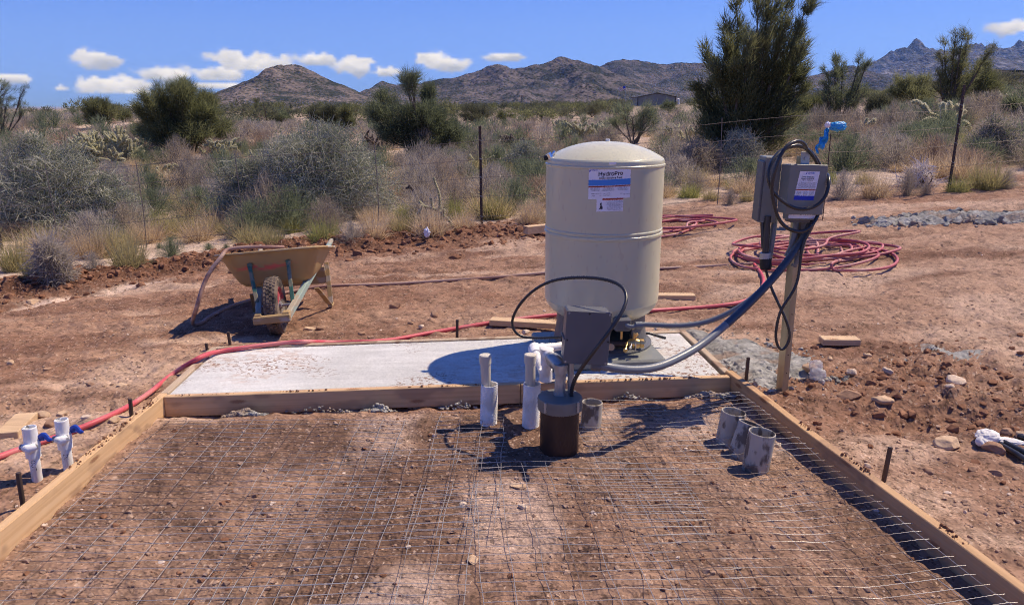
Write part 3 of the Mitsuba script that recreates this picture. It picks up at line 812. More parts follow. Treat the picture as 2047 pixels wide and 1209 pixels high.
# looping black well cable
cab = [at_y(1143, 776, 3.10), at_y(1150, 757, 3.07), at_y(1180, 712, 3.02), at_y(1218, 662, 3.0), at_y(1245, 620, 3.03), at_y(1252, 592, 3.08), at_y(1240, 571, 3.14), at_y(1205, 558, 3.2), at_y(1150, 555, 3.28), at_y(1100, 563, 3.34),
       at_y(1058, 588, 3.4), at_y(1032, 620, 3.44), at_y(1024, 648, 3.46), at_y(1034, 667, 3.46), at_y(1062, 675, 3.46), at_y(1110, 674, 3.44), at_y(1135, 672, 3.40)]
cab[0][2] = ZC - .01
S('well_cable', tube(spl(cab, 110), np.linspace(.0085, .0058, 110), 10), 'rubber', 'black cable looping from the well cap in front of the tank', 'cable', smooth=50)

# ------------------------------------------------------------------ tank
TX, TY = .512, 4.30
tk = thing('water_tank', 'tall beige steel pressure tank with domed top on a dark base ring', 'tank')
RT = .3235


def at_tank(m, z=0.0):
    v, f = m
    return v + [TX, TY, z], f


prof = [(.0, .268), (.10, .272), (.18, .285), (.24, .305), (.285, .335), (.310, .365), (.3215, .395), (.3225, .398), (.3215, .402), (RT, .42), (RT, .768), (RT + .0055, .772), (RT + .0065, .779), (RT + .0055, .786), (RT, .790), (RT, .795), (RT + .004, .799), (RT + .004, .805), (RT, .810),
        (RT, 1.142), (RT + .0045, 1.146), (RT + .0045, 1.154), (RT - .001, 1.158), (RT - .001, 1.170), (RT - .003, 1.178), (RT - .009, 1.186)]
for a in np.linspace(.0, 1, 16)[1:]:
    u = (RT - .009) * math.cos(a * PI / 2)
    prof.append((u, 1.186 + .084 * (1 - (u / (RT - .009)) ** 2.3)))
P(tk, 'shell', at_tank(lathe(prof, 96)), 'tank_paint', 22)
P(tk, 'top_plug', at_tank(cyl([.012, 0, 1.262], [.012, 0, 1.283], .012, 14)), 'pvc', 40)
va = np.array([-.305, -.06, 1.196])
P(tk, 'air_valve', at_tank(cat(cyl(va - [-.01, 0, .02], va + [-.012, 0, .012], .017, 12), cyl(va + [.012, 0, .004], va + [.026, 0, .024], .009, 10))), 'chrome', 40)
P(tk, 'valve_cap', at_tank(cyl(va + [-.012, 0, -.008], va + [-.034, 0, -.012], .014, 12)), 'black', 40)
# base: a skirt ring with an arched opening towards the front
pl = thing('base_block', 'square grey plinth block under the tank ring', 'plinth')
P(pl, 'block', mv(box(.665, .60, .048, .012), (.478, 4.215, ZT + .021), rz=math.radians(6)), 'light_grey', 30)
zb = ZT + .046
_op0, _op1 = math.radians(-90 - 62), math.radians(-90 + 36)
P(tk, 'base_ring', at_tank(lathe([(.262, zb), (.296, zb), (.296, zb + .010), (.262, zb + .018), (.24, zb + .018), (.24, zb)], 72)), 'grey_plastic', 30)
P(tk, 'skirt', at_tank(lathe([(.268, zb + .016), (.256, zb + .10), (.250, zb + .21), (.236, zb + .21), (.242, zb + .10), (.25, zb + .016)], 60, _op1, _op0 + 2 * PI)), 'grey_plastic', 30)
P(tk, 'lintel', at_tank(lathe([(.2525, zb + .17), (.2505, zb + .212), (.236, zb + .212), (.238, zb + .17), (.2525, zb + .17)], 30, _op0 - .02, _op1 + .02)), 'grey_plastic', 30)


def on_shell(poly_v, poly_f, z0, ang0, slope=0.0, lift=.0012):
    """bends a flat drawing (x along the shell, y up, z out) on to the tank"""
    v = np.asarray(poly_v, float)
    a = ang0 + v[:, 0] / RT
    r = RT + lift + np.clip(v[:, 2], 0, 1) * .3
    return np.stack([TX + r * np.cos(a), TY + r * np.sin(a), z0 + v[:, 1] + slope * v[:, 0]], -1), poly_f


def sheet(w, h, n=14, x=0.0, y=0.0, thick=.0):
    xs = np.linspace(x - w / 2, x + w / 2, n)
    v = np.array([[a, b, thick] for a in xs for b in (y - h / 2, y + h / 2)])
    f = [[2 * i, 2 * i + 2, 2 * i + 3, 2 * i + 1] for i in range(n - 1)]
    return v, np.array(f)


def text(s, h, x, y, bold=True, width=None, thick=.0012):
    m = meshkit.text_mesh(s, h, .0006, bold)
    v = np.array(m.vertices)
    if width:
        v[:, 0] *= width / np.ptp(v[:, 0])
    v[:, 0] += x - (v[:, 0].min() + v[:, 0].max()) / 2
    v[:, 1] += y - h / 2
    v[:, 2] = v[:, 2] + thick
    return v, np.array(m.faces)


def lines(rows, thick=.001):
    """rows of fine print too small to read: (x, y, width) bars"""
    return cat(*[sheet(w, h, 4, x, y, thick) for x, y, w, h in rows])


A0 = math.atan2(at_y(1219, 365, TY - RT)[1] - TY, at_y(1219, 365, TY - RT)[0] - TX)
lab = at_y(1219, 366, TY - RT * .98)
Zl = lab[2]
W = .2175
mainlab = P(tk, 'main_label', on_shell(*sheet(W, .160, 14, 0, 0), Zl, A0, .045), 'paper', True, 'white label with a blue band and bold lettering on the tank')
Q = lambda nm, m, mat, sub=mainlab, z=Zl, sl=.045, l=.0024: P(sub, nm, on_shell(m[0], m[1], z, A0, sl, l), mat)
Q('band', sheet(W, .030, 14, 0, .0035), 'label_blue')
Q('stripe', sheet(W, .006, 14, 0, -.0165), 'label_red')
Q('lettering', text('HydroPro', .0195, .004, .0480, True, .124), 'ink')
Q('lettering', text('Water Systems Tank', .0085, .004, .0265, True, .118), 'ink')
Q('logo', cat(mv((np.array([[0, 0, 0], [.004, .002, 0], [.006, .009, 0], [.003, .013, 0], [-.001, .009, 0], [-.002, .003, 0]]), np.array([[0, 1, 2], [0, 2, 3], [0, 3, 4], [0, 4, 5]])), (-.104, .059, .001))), 'label_royal')
Q('lettering', text('GOULDS', .0062, -.080, .0685, True, .034), 'label_royal')
rw = np.random.default_rng(3)
rows = []
for cx, cw in ((-.072, .058), (-.004, .066), (.07, .062)):
    for k in range(4):
        rows.append((cx - rw.uniform(0, .004), -.0235 - k * .0048, cw * rw.uniform(.75, 1), .0022))
for cx, cw, yy in ((-.075, .04, -.052), (-.082, .02, -.064), (-.047, .01, -.05), (-.045, .01, -.063), (-.012, .04, -.052), (-.014, .034, -.062), (.06, .012, -.055), (.09, .036, -.06)):
    rows.append((cx, yy, cw, .003))
Q('fine_print', lines(rows), 'ink_grey')
Z2 = Zl - .111
warn = P(tk, 'warning_label', on_shell(*sheet(.137, .068, 10, .004, 0), Z2, A0, .03), 'paper', True, 'smaller white warning label with a dark figure under the main label')
Q2 = lambda nm, m, mat: P(warn, nm, on_shell(m[0], m[1], Z2, A0, .03, .0024), mat)
Q2('stripe', sheet(.107, .009, 8, .019, .029), 'label_red')
_fig = np.array([[-.030, .006, 0], [-.024, .010, 0], [-.021, .004, 0], [-.024, -.004, 0], [-.018, -.010, 0], [-.0175, -.026, 0], [-.026, -.024, 0], [-.036, -.026, 0], [-.030, -.014, 0], [-.028, -.005, 0], [-.031, .0, 0]])
Q2('figure', (_fig + [-.016, .003, .001], np.array([[0, 1, 2], [0, 2, 10], [10, 2, 3], [10, 3, 9], [9, 3, 4], [9, 4, 8], [8, 4, 5], [8, 5, 6], [8, 6, 7]])), 'ink')
Q2('fine_print', lines([(.01 + (.02 if k % 3 else .016), .018 - k * .0062, .09 * rw.uniform(.75, 1), .0026) for k in range(8)]), 'ink_grey')
P(tk, 'small_sticker', on_shell(*sheet(.036, .012, 4, .012, 0), at_y(1221, 327, TY - RT)[2], A0, .02), 'paper', True)

# fittings in the opening
pf = thing('pressure_fittings', 'brass valve, pressure switch and gauge fittings in the opening of the tank base', 'fittings')
sw = at_y(1243, 647, 3.985)
P(pf, 'switch_cover', mv(box(.092, .07, .072, .010), sw, rz=.1), 'grey_plastic', 30)
P(pf, 'switch_stem', cyl(sw - [0, 0, .03], sw - [0, 0, .085], .007, 12), 'brass', 40)
bv = at_y(1268, 686, 4.02)
P(pf, 'valve_body', cat(tube([bv - [.035, 0, 0], bv - [.03, 0, 0], bv - [.012, 0, 0], bv, bv + [.02, 0, 0], bv + [.03, .0, 0], bv + [.03, 0, 0], bv + [.05, 0, 0]], [.015, .021, .026, .029, .028, .022, .026, .026], 14)), 'brass', 40)
P(pf, 'valve_stem', cat(cyl(bv, bv + [0, 0, .048], .011, 12), mv(box(.03, .016, .014, .004), bv + [.004, -.006, .052])), 'brass', 40)
P(pf, 'relief_knob', tube([bv + [-.04, -.01, .005], bv + [-.055, -.05, -.02], bv + [-.055, -.05, -.02], bv + [-.058, -.06, -.024]], [.006, .006, .013, .012], 12), 'brass', 40)
P(pf, 'drain_cock', cat(cyl(bv + [-.02, -.02, .004], bv + [-.03, -.055, -.01], .008, 10), mv(box(.006, .02, .04, .002), bv + [-.002, -.05, -.006])), 'chrome', 40)
P(pf, 'copper_end', cyl(at_y(1215, 694, 4.03), at_y(1222, 694, 3.97), .019, 16), 'copper', 40)
P(pf, 'header_pipe', tube([at_y(1190, 688, 4.08), at_y(1285, 687, 4.1)], .017, 14), 'steel_dark', 40)
sf = at_y(1259, 652, 3.95)
P(pf, 'conduit_elbow', cat(tube(spl([sf + [-.02, .02, .012], sf + [-.006, -.002, .0], sf + [.02, -.006, 0], sf + [.035, -.004, .006]], 12), .012, 12)), 'conduit', 50)
P(pf, 'conduit_nut', tube([sf + [.03, -.004, .006], sf + [.03, -.004, .006], sf + [.066, -.002, .008], sf + [.066, -.002, .008]], [.013, .0195, .0195, .013], 14), 'conduit', 30)
tb = at_y(1300, 668, 4.25)
S('drain_tube', tube([tb + [-.1, .05, .005], at_y(1298, 666, 4.36), at_y(1331, 676, 4.33)], .0085, 10), 'rubber', 'short black tube lying on the pad right of the tank base', 'tube', smooth=50)

# ------------------------------------------------------------------ grey flexible conduits to the panel
k1 = [sf + [.05, -.002, .008], at_y(1300, 649, 3.95), at_y(1350, 651, 3.93), at_y(1400, 646, 3.91), at_y(1445, 631, 3.89), at_y(1500, 598, 3.87), at_y(1545, 555, 3.86), at_y(1580, 512, 3.85), at_y(1600, 470, 3.84), at_y(1607, 432, 3.82)]
S('flexible_conduit', tube(spl(k1, 70), .0145, 12), 'conduit', 'thin grey flexible conduit from the pressure switch to the panel', 'conduit', smooth=50)
n0 = at_y(1190, 730, 3.12)
k2 = [n0, at_y(1215, 733, 3.12), at_y(1250, 738, 3.15), at_y(1305, 735, 3.22), at_y(1355, 716, 3.32), at_y(1400, 690, 3.42), at_y(1450, 650, 3.52), at_y(1500, 604, 3.62), at_y(1555, 545, 3.72), at_y(1598, 488, 3.78), at_y(1622, 445, 3.80), at_y(1628, 420, 3.81)]
fc = thing('heavy_conduit', 'thick grey conduit sagging over the pad from splice box up to panel', 'conduit')
_pp2 = spl(k2, 90)
P(fc, 'tube', tube(_pp2[:48], .0185, 14), 'conduit', 50)
P(fc, 'taped_end', tube(_pp2[47:], .0190, 14), 'conduit_dark', 50, 'dark blue taped upper end')
P(fc, 'connector', tube([n0 - [.02, 0, -.002], n0 - [.02, 0, -.002], n0 + [.022, 0, -.002], n0 + [.022, 0, -.002]], [.018, .0245, .0245, .018], 14), 'grey_plastic', 30)


# ------------------------------------------------------------------ electrical panel on its strut post
PX, PY = 1.430, 3.845
post = thing('strut_post', 'tan galvanised strut post carrying the grey electrical boxes', 'post')
zpb = float(surf(PX, PY)) - .1
zpt = at_y(1589, 312, PY)[2]
_u = [(-.021, -.021), (.021, -.021), (.021, .021), (.010, .021), (.010, .018), (.018, .018), (.018, -.018), (-.018, -.018), (-.018, .018), (-.010, .018), (-.010, .021), (-.021, .021)]
P(post, 'channel', mv(prism(_u, zpb, zpt), (PX, PY, 0), rz=math.radians(28)), 'strut')
for k, z in enumerate((.10, .20, .30, .42)):
    P(post, 'bolt_hole', mv(cyl([0, -.0216, 0], [0, -.0206, 0], .0035, 10), (PX, PY, z), rz=math.radians(28)), 'black')
P(post, 'bracket', mv(cat(box(.042, .006, .07, .002), mv(cyl([0, -.012, 0], [0, 0, 0], .007, 6), (0, 0, .002))), (PX, PY - .030, zpt - .012), rz=math.radians(-3)), 'galvanised', 30)

yF = 3.70
A, B_, C_, D_ = at_y(1580, 334, yF), at_y(1660, 331, yF), at_y(1642, 427, yF), at_y(1567, 427, yF)
ctr = (A + B_ + C_ + D_) / 4
pw, ph = .5 * (np.linalg.norm(B_ - A) + np.linalg.norm(C_ - D_)) * 1.0, .5 * (np.linalg.norm(A - D_) + np.linalg.norm(B_ - C_)) * 1.04
pn = thing('control_panel', 'grey steel motor control box with a white and blue label on the strut post', 'electrical box')
_Rp = dict(ry=math.radians(1.6), rz=math.radians(4), rx=math.radians(-1))
pdep = .105
L2 = lambda m: mv(m, ctr, **_Rp)
P(pn, 'body', L2(mv(box(pw - .006, pdep, ph, .004), (0, pdep / 2 + .004, 0))), 'light_grey', 30)
P(pn, 'cover', L2(mv(box(pw, .012, ph + .004, .003), (0, .004, .001))), 'light_grey', 30)
P(pn, 'lower_lip', L2(mv(box(pw * .80, .05, .032, .003), (-.002, .04, -ph / 2 - .012))), 'light_grey', 30)
P(pn, 'knockout_plate', L2(mv(box(pw * .55, pdep * .6, .018, .003), (0, pdep * .6, -ph / 2 - .034))), 'grey_plastic', 30)
_lx, _lz = -.002, .020
shr = -.13


def flat(m, x, z, d):
    """a flat print (x, y) set upright on the cover, slanted as the label is stuck"""
    v, f = m
    v = np.asarray(v, float)
    return L2((np.stack([v[:, 0] + x - v[:, 1] * shr, -.0022 - d - v[:, 2] * .3, v[:, 1] + z], -1), f))


lb = P(pn, 'label', flat(sheet(.098, .136, 3), _lx, _lz, 0), 'paper', False, 'white sticker with blue foot on the control box')
P(lb, 'band', flat(sheet(.098, .021, 3), _lx - .0575 * shr * -1, _lz - .0575, .0006), 'label_royal')
LQ = lambda nm, m, y, mat, dx=0: P(lb, nm, flat(m, _lx - y * shr + dx, _lz + y, .0008), mat)
LQ('lettering', text('FRANKLIN'[:0] or 'GOULDS', .0065, 0, 0, True, .032, 0), .060, 'label_royal', .006)
LQ('logo', (np.array([[-.003, -.004, 0], [.001, -.001, 0], [.003, .006, 0], [0, .006, 0], [-.003, .002, 0]]), np.array([[0, 1, 2], [0, 2, 3], [0, 3, 4]])), .056, 'label_royal', -.016)
for yy, s_, w_ in ((.0425, 'Pump Control Box', .062), (.0345, 'Model CONTROL', .064), (.0265, 'HP 2  1 Phase', .052)):
    LQ('lettering', text(s_, .0048, 0, 0, True, w_, 0), yy, 'ink', -.003)
LQ('fine_print', lines([(0, -k * .0045, .088 - .008 * (k % 2), .002) for k in range(7)], 0), .0155, 'ink_grey')
LQ('stripe', sheet(.096, .005, 3), -.019, 'label_red')
LQ('fine_print', lines([(c, -k * .0045, .022, .002) for c in (-.031, 0, .031) for k in range(4)], 0), -.0275, 'ink_grey')
P(pn, 'name_strip', L2(mv(sheet(pw * .70, .020, 3)[0][:, [0, 2, 1]], (0, 0, 0))[0:1] if False else (np.array([[-.07, .012, -ph / 2 - .020], [.07, .012, -ph / 2 - .020], [.07, .012, -ph / 2 - .001], [-.07, .012, -ph / 2 - .001]]), np.array([[0, 1, 2, 3]]))), 'paper', False, 'narrow white strip label along the bottom lip')

ds = thing('disconnect_box', 'tall grey disconnect box seen edge on, left of the control box', 'electrical box')
tl, bl_ = at_y(1516, 314, 3.80), at_y(1511, 446, 3.80)
dc = (tl + bl_) / 2 + [.072, .065, 0]
dh = np.linalg.norm(tl - bl_)
P(ds, 'body', mv(box(.080, .125, dh, .004), dc, ry=math.radians(1.5), rz=math.radians(-4)), 'light_grey', 30)
P(ds, 'door', mv(mv(box(.010, .120, dh * .92, .003), (-.045, -.004, -.01)), dc, ry=math.radians(1.5), rz=math.radians(-4)), 'grey_plastic', 30)
P(ds, 'scratch_mark', mv(mv(cat(beam([-.02, -.0635, .12], [.012, -.0635, .155], .003, .0012, .0004), beam([-.006, -.0635, .155], [-.012, -.0635, .12], .003, .0012, .0004)), (0, 0, 0)), dc, ry=math.radians(1.5), rz=math.radians(-4)), 'galvanised')

# cable coil hung over the boxes
yc = 3.655
lp = lambda pts: [at_y(a, b, yy) for a, b, yy in pts]
coil_a = lp([(1612, 296, 3.72), (1590, 283, 3.66), (1567, 300, 3.63), (1551, 335, 3.62), (1543, 375, 3.63), (1549, 415, 3.65), (1562, 445, 3.66), (1588, 462, 3.67), (1612, 459, 3.68), (1630, 440, 3.70), (1637, 424, 3.74)])
coil_b = lp([(1638, 360, 3.90), (1634, 330, 3.84), (1615, 300, 3.79), (1590, 291, 3.75), (1564, 302, 3.71), (1543, 325, 3.67), (1536, 355, 3.65), (1545, 382, 3.645), (1568, 405, 3.65), (1598, 418, 3.66), (1630, 412, 3.66), (1651, 390, 3.665), (1657, 363, 3.69), (1655, 350, 3.76), (1640, 345, 3.88)])
coil_c = lp([(1540, 372, 3.70), (1537, 340, 3.70), (1552, 310, 3.72), (1580, 294, 3.76), (1610, 296, 3.80), (1632, 318, 3.84), (1646, 345, 3.88)])
cc_ = thing('hanging_cable', 'thick black cable coiled over the top of the grey control box', 'cable')
P(cc_, 'loop', tube(spl(coil_a, 80), .0088, 10), 'rubber', 50)
P(cc_, 'loop', tube(spl(coil_b, 100), .0082, 10), 'rubber', 50)
P(cc_, 'loop', tube(spl(coil_c, 60), .0085, 10), 'rubber', 50)

pg = thing('cord_plug', 'black cord with a heavy plug dangling from the disconnect box', 'cord')
p0 = at_y(1534, 444, 3.80)
p1, p2, p3 = at_y(1530, 505, 3.79), at_y(1530, 517, 3.79), at_y(1531, 533, 3.785)
P(pg, 'lead', cat(tube([p0 + [0, 0, .03], p1], .0155, 12), tube([p0 + [-.022, .02, .03], p1 + [-.008, .01, .02]], .011, 10)), 'rubber', 40, kind='stuff')
P(pg, 'collar', tube([p1, p1, p2, p2], [.016, .027, .029, .02], 18), 'galvanised', 40)
P(pg, 'plug', tube([p2, p2, p3, p3 - [0, 0, .012], p3 - [0, 0, .012]], [.025, .029, .029, .026, .01], 18), 'black', 40)
cd = [p3 - [0, 0, .01], at_y(1546, 585, 3.77), at_y(1561, 617, 3.75), at_y(1574, 648, 3.74), at_y(1577, 680, 3.735), at_y(1563, 698, 3.735), at_y(1552, 682, 3.735), at_y(1553, 650, 3.735), at_y(1563, 617, 3.735), at_y(1585, 583, 3.74), at_y(1597, 545, 3.75), at_y(1604, 495, 3.755), at_y(1618, 460, 3.76), at_y(1630, 430, 3.77)]
P(pg, 'cord', tube(spl(cd, 90), .0072, 10), 'rubber', 50)
for a, b, c, lab in (((1548, 446), (1543, 482), (1537, 520), 'short grey conduit under the disconnect box'), ((1592, 436), (1588, 470), (1573, 512), 'grey conduit dropping from the control box in front of the post'),
                       ((1612, 440), (1606, 480), (1586, 532), 'second grey conduit dropping from the control box right of the post')):
    q = [at_y(*a, 3.84) + [0, 0, .03], at_y(*a, 3.83), at_y(*b, 3.82), at_y(*c, 3.83)]
    S('conduit_drop', tube(spl(q, 24), .015, 12), 'conduit', lab, 'conduit', smooth=50)

# ------------------------------------------------------------------ wheelbarrow
wb = thing('wheelbarrow', 'worn tan wheelbarrow facing the camera, hose draped in its tray', 'wheelbarrow')
wg = on_ground(556, 668)
WO = wg + [0, .03, 0]
YAW = math.radians(7)
WR = .190


def wbm(m, roll=0.0):
    v, f = m
    c, s = math.cos(YAW), math.sin(YAW)
    v = np.asarray(v, float)
    if roll:
        cr, sr = math.cos(roll), math.sin(roll)
        v = np.stack([v[:, 0] * cr + v[:, 2] * sr, v[:, 1], -v[:, 0] * sr + v[:, 2] * cr], -1)
    return np.stack([v[:, 0] * c - v[:, 1] * s, v[:, 0] * s + v[:, 1] * c, v[:, 2]], -1) + WO, f


# wheel: axle along x
def wheelm(prof, sides=40):
    v, f = lathe(prof, sides)
    return np.stack([v[:, 2], v[:, 0], v[:, 1] + WR], -1), f


ROLL = math.radians(-4)
tyre = P(wb, 'wheel', wbm(wheelm([(.118, -.036), (.150, -.048), (.176, -.043), (.188, -.026), (.190, 0), (.188, .026), (.176, .043), (.150, .048), (.118, .036)]), ROLL), 'tyre', 40)
tread = []
for k in range(40):
    a = 2 * PI * k / 40
    for x, d in ((-.028, 0), (-.009, .5), (.010, 0), (.029, .5)):
        b = a + d * 2 * PI / 40
        rr = .191 if abs(x) < .02 else .187
        v, f = box(.0165, .0205, .009, .002)
        v = v + [x, 0, rr]
        v = np.stack([v[:, 0], v[:, 1] * math.cos(b) - v[:, 2] * math.sin(b), v[:, 1] * math.sin(b) + v[:, 2] * math.cos(b) + WR], -1)
        tread.append((v, f))
P(tyre, 'tread', wbm(cat(*tread), ROLL), 'tyre', kind='stuff')
P(tyre, 'rim', wbm(wheelm([(.03, -.03), (.10, -.022), (.122, -.040), (.126, -.034), (.126, .034), (.122, .040), (.10, .022), (.03, .03)]), ROLL), 'rim_paint', 40, 'faded dusty red steel rim')
P(tyre, 'axle', wbm(cat(mv(cyl([-.13, 0, 0], [.13, 0, 0], .010, 12), (0, 0, WR)), mv(cyl([-.045, 0, 0], [.045, 0, 0], .024, 14), (0, 0, WR))), ROLL), 'galvanised', 40)
principled('barrow_paint', lambda p, n, uv: mix(mix((.40, .27, .125), (.30, .205, .10), fbm(p.x * 7, p.y * 7, p.z * 7, 3)), (.40, .36, .31), smoothstep(.47, .62, fbm(p.x * 9 + 4, p.y * 9, p.z * 22, 4)) * .75), rough=.55, spec=.35)
principled('barrow_tray', lambda p, n, uv: mix(mix(mix((.43, .29, .13), (.32, .215, .10), fbm(p.x * 6, p.y * 6, p.z * 4, 3)), (.62, .13, .10), smoothstep(.035, .0, dr.abs(p.z - .395 - .12 * (p.x + 1.65) - .03 * (fbm(p.x * 9, 0, 0, 2) - .5))) * smoothstep(.26, .18, dr.abs(p.x + 1.70)) * smoothstep(.42, .6, fbm(p.x * 14, p.y * 4, p.z * 30, 3))),
                                                (.23, .17, .13), smoothstep(.46, .50, p.z + (fbm(p.x * 8, p.y * 8, p.z * 6, 3) - .5) * .12) * smoothstep(-1.62, -1.76, p.x) * .85), rough=.5, spec=.4)
principled('rim_paint', lambda p, n, uv: mix((.30, .045, .06), (.20, .17, .15), smoothstep(.42, .56, fbm(p.x * 14, p.y * 14, p.z * 14, 3))), rough=.6)
principled('teal_wood', lambda p, n, uv: mix((.24, .31, .28), (.33, .28, .21), smoothstep(.4, .62, fbm(p.x * 22, p.y * 7, p.z * 22, 3))), rough=.75)
principled('green_steel', lambda p, n, uv: mix((.035, .12, .095), (.22, .20, .14), smoothstep(.4, .62, fbm(p.x * 22, p.y * 22, p.z * 12, 3))), rough=.6)
# tray: rounded-rectangle rings from the bottom to the rim
def ring(hw, y0, y1, z0, z1, rc, n=10):
    pts = []
    for cx, cy, a0 in ((hw - rc, y1 - rc, 0), (-hw + rc, y1 - rc, 90), (-hw + rc, y0 + rc, 180), (hw - rc, y0 + rc, 270)):
        for a in np.radians(a0 + np.linspace(0, 90, n)):
            pts.append((cx + rc * math.cos(a), cy + rc * math.sin(a)))
    pts = np.array(pts)
    return np.column_stack([pts, z0 + (pts[:, 1] - y0) / (y1 - y0) * (z1 - z0)])


zr0 = at_y(546, 497, WO[1] + .20)[2] - WO[2]
rings = [ring(.12, .42, .74, .262, .215, .05), ring(.18, .35, .81, .258, .205, .10), ring(.222, .30, .86, .268, .21, .13), ring(.25, .265, .89, .295, .235, .15)]
for t in np.linspace(.1, 1, 7):
    rings.append(ring(.25 + .095 * t ** .85, .265 - .085 * t, .89 + .19 * t, .295 + (zr0 - .295) * t, .235 + (zr0 - .165 - .235) * t, .15 - .01 * t))
rings.append(ring(.362, .165, 1.095, zr0 + .003, zr0 - .163, .15)); rings.append(ring(.365, .162, 1.098, zr0 - .010, zr0 - .176, .15))
inner = [r_ * [1, 1, 1] + [0, 0, .004] for r_ in rings[:-2]]
nr = len(rings[0])


def loft(rs, flip=False, capfirst=True):
    v = np.vstack(rs)
    i, j = np.meshgrid(np.arange(len(rs) - 1), np.arange(nr), indexing='ij')
    k = (j + 1) % nr
    A_, Bq, Cq, Dq = i * nr + j, i * nr + k, (i + 1) * nr + k, (i + 1) * nr + j
    f = np.vstack([np.stack([A_, Bq, Cq], -1).reshape(-1, 3), np.stack([A_, Cq, Dq], -1).reshape(-1, 3)])
    if capfirst:
        v = np.vstack([v, rs[0].mean(0)])
        j = np.arange(nr)
        f = np.vstack([f, np.stack([j * 0 + len(v) - 1, (j + 1) % nr, j], -1)])
    return v, f


rings = [r_ - [.045, 0, 0] for r_ in rings]
P(wb, 'tray', wbm(loft(rings), ROLL), 'barrow_tray', 40)
P(wb, 'rolled_rim', wbm(tube(np.vstack([rings[-1], rings[-1][:1]]) + [0, 0, .004], .0085, 8, cap=False), ROLL), 'barrow_paint', 50)
for s in (-1, 1):
    for z_ in (.405, .36):
        P(wb, 'bolt', wbm(mv(cyl([0, -.008, 0], [0, .01, 0], .009, 8), (s * .128 - .042, .225 - (z_ - .36) * .5, z_)), ROLL), 'galvanised', 30)
    h0, h1 = np.array([s * .088 + .012, -.19, .150]), np.array([s * .285 - .02, 1.27, .395])
    P(wb, 'handle', wbm(cat(beam(h0, h0 + (h1 - h0) * .84, .038, .046, .004), tube([h0 + (h1 - h0) * .83, h1 - (h1 - h0) * .02, h1], [.019, .019, .015], 12)), ROLL), 'teal_wood', 30, 'weathered blue green wooden handle')
    q0, q1 = np.array([s * .128 - .04, .195, .43]), np.array([s * .115 - .005, .03, .185])
    P(wb, 'tray_brace', wbm(cat(beam(q0, q1, .010, .026, .002, (1, 0, 0)), mv(box(.034, .012, .03, .003), q0 + [0, .004, .008])), ROLL), 'green_steel', 30)
    a_, b_, c_ = np.array([s * .255, .98, .275]), np.array([s * .265, .62, -.005]), np.array([s * .235, .48, .17])
    gz = -.004
    P(wb, 'leg', wbm(cat(beam([s * .262, .80, .30], [s * .275, .66, gz + .012], .010, .034, .002, (1, 0, 0)), beam([s * .225, .38, .20], [s * .275, .62, gz + .012], .010, .034, .002, (1, 0, 0)), beam([s * .275, .60, gz + .008], [s * .275, .70, gz + .008], .036, .012, .003)), ROLL), 'barrow_paint', 30)
P(wb, 'leg_crosspiece', wbm(mv(box(.50, .014, .13, .003), (0, .76, .215)), ROLL), 'barrow_paint', 30)
P(wb, 'nose_guard', wbm(cat(mv(box(.235, .040, .052, .006), (.012, -.215, .155)), mv(box(.045, .06, .04, .004), (.10, -.185, .172)), mv(box(.045, .06, .04, .004), (-.076, -.185, .172))), ROLL), 'barrow_paint', 30)
tw = lambda x, y, z: wbm((np.array([[x, y, z]]), np.zeros((0, 3), int)), ROLL)[0][0]

# ------------------------------------------------------------------ hoses
def ghose(pts, r, n=None, name='hose', mat='hose_red', label='', wob=.0):
    q = [on_ground(px, py, r * 1.15) if len(a) == 0 else a[0] for px, py, *a in pts]
    c = spl(q, n or 14 * len(pts))
    return S(name, tube(c, r, 10), mat, label, 'hose', smooth=50)


zs = ZT + .010
hz = lambda px, py, z=zs: (px, py, at_z(px, py, z))
ghose([(-60, 935), (0, 912), (60, 891), (130, 867), (200, 839), (262, 809), (310, 776), (350, 744), hz(395, 717, ZT + .02), hz(430, 704), hz(480, 696), hz(540, 688), hz(585, 684, ZT + .012), hz(612, 683, ZT + .012), (665, 684), (730, 683), (790, 678), (850, 667), (914, 656), (980, 645), (1040, 637), (1105, 630),
       (1200, 626), (1310, 620), (1400, 614), (1465, 607), (1505, 593), (1525, 570), (1521, 545), (1508, 528), (1500, 512)], .0135, 330, 'red_hose', 'hose_red', 'long red hose winding along the pad edge and behind the tank')
hh = [(0, 0, tw(.05, .30, zr0 - .01)), (0, 0, tw(-.14, .22, zr0 + .022)), (0, 0, tw(-.30, .20, zr0 + .020)), (447, 509, at_y(444, 511, WO[1] + .10)), (0, 0, at_y(424, 537, WO[1] + .05)), (0, 0, at_y(405, 575, WO[1] + .0)), (0, 0, at_y(392, 618, WO[1] - .02)), (388, 648), (397, 647), (412, 638), (450, 617), (512, 597), (580, 583), (640, 573), (760, 568), (900, 560), (1000, 553), (1090, 545), (1200, 540),
      (1330, 536), (1430, 531), (1500, 527), (1560, 520), (1600, 508)]
ghose(hh, .0135, 300, 'dusty_hose', 'hose_dusty', 'dusty pink hose arching out of the wheelbarrow and trailing behind the tank')


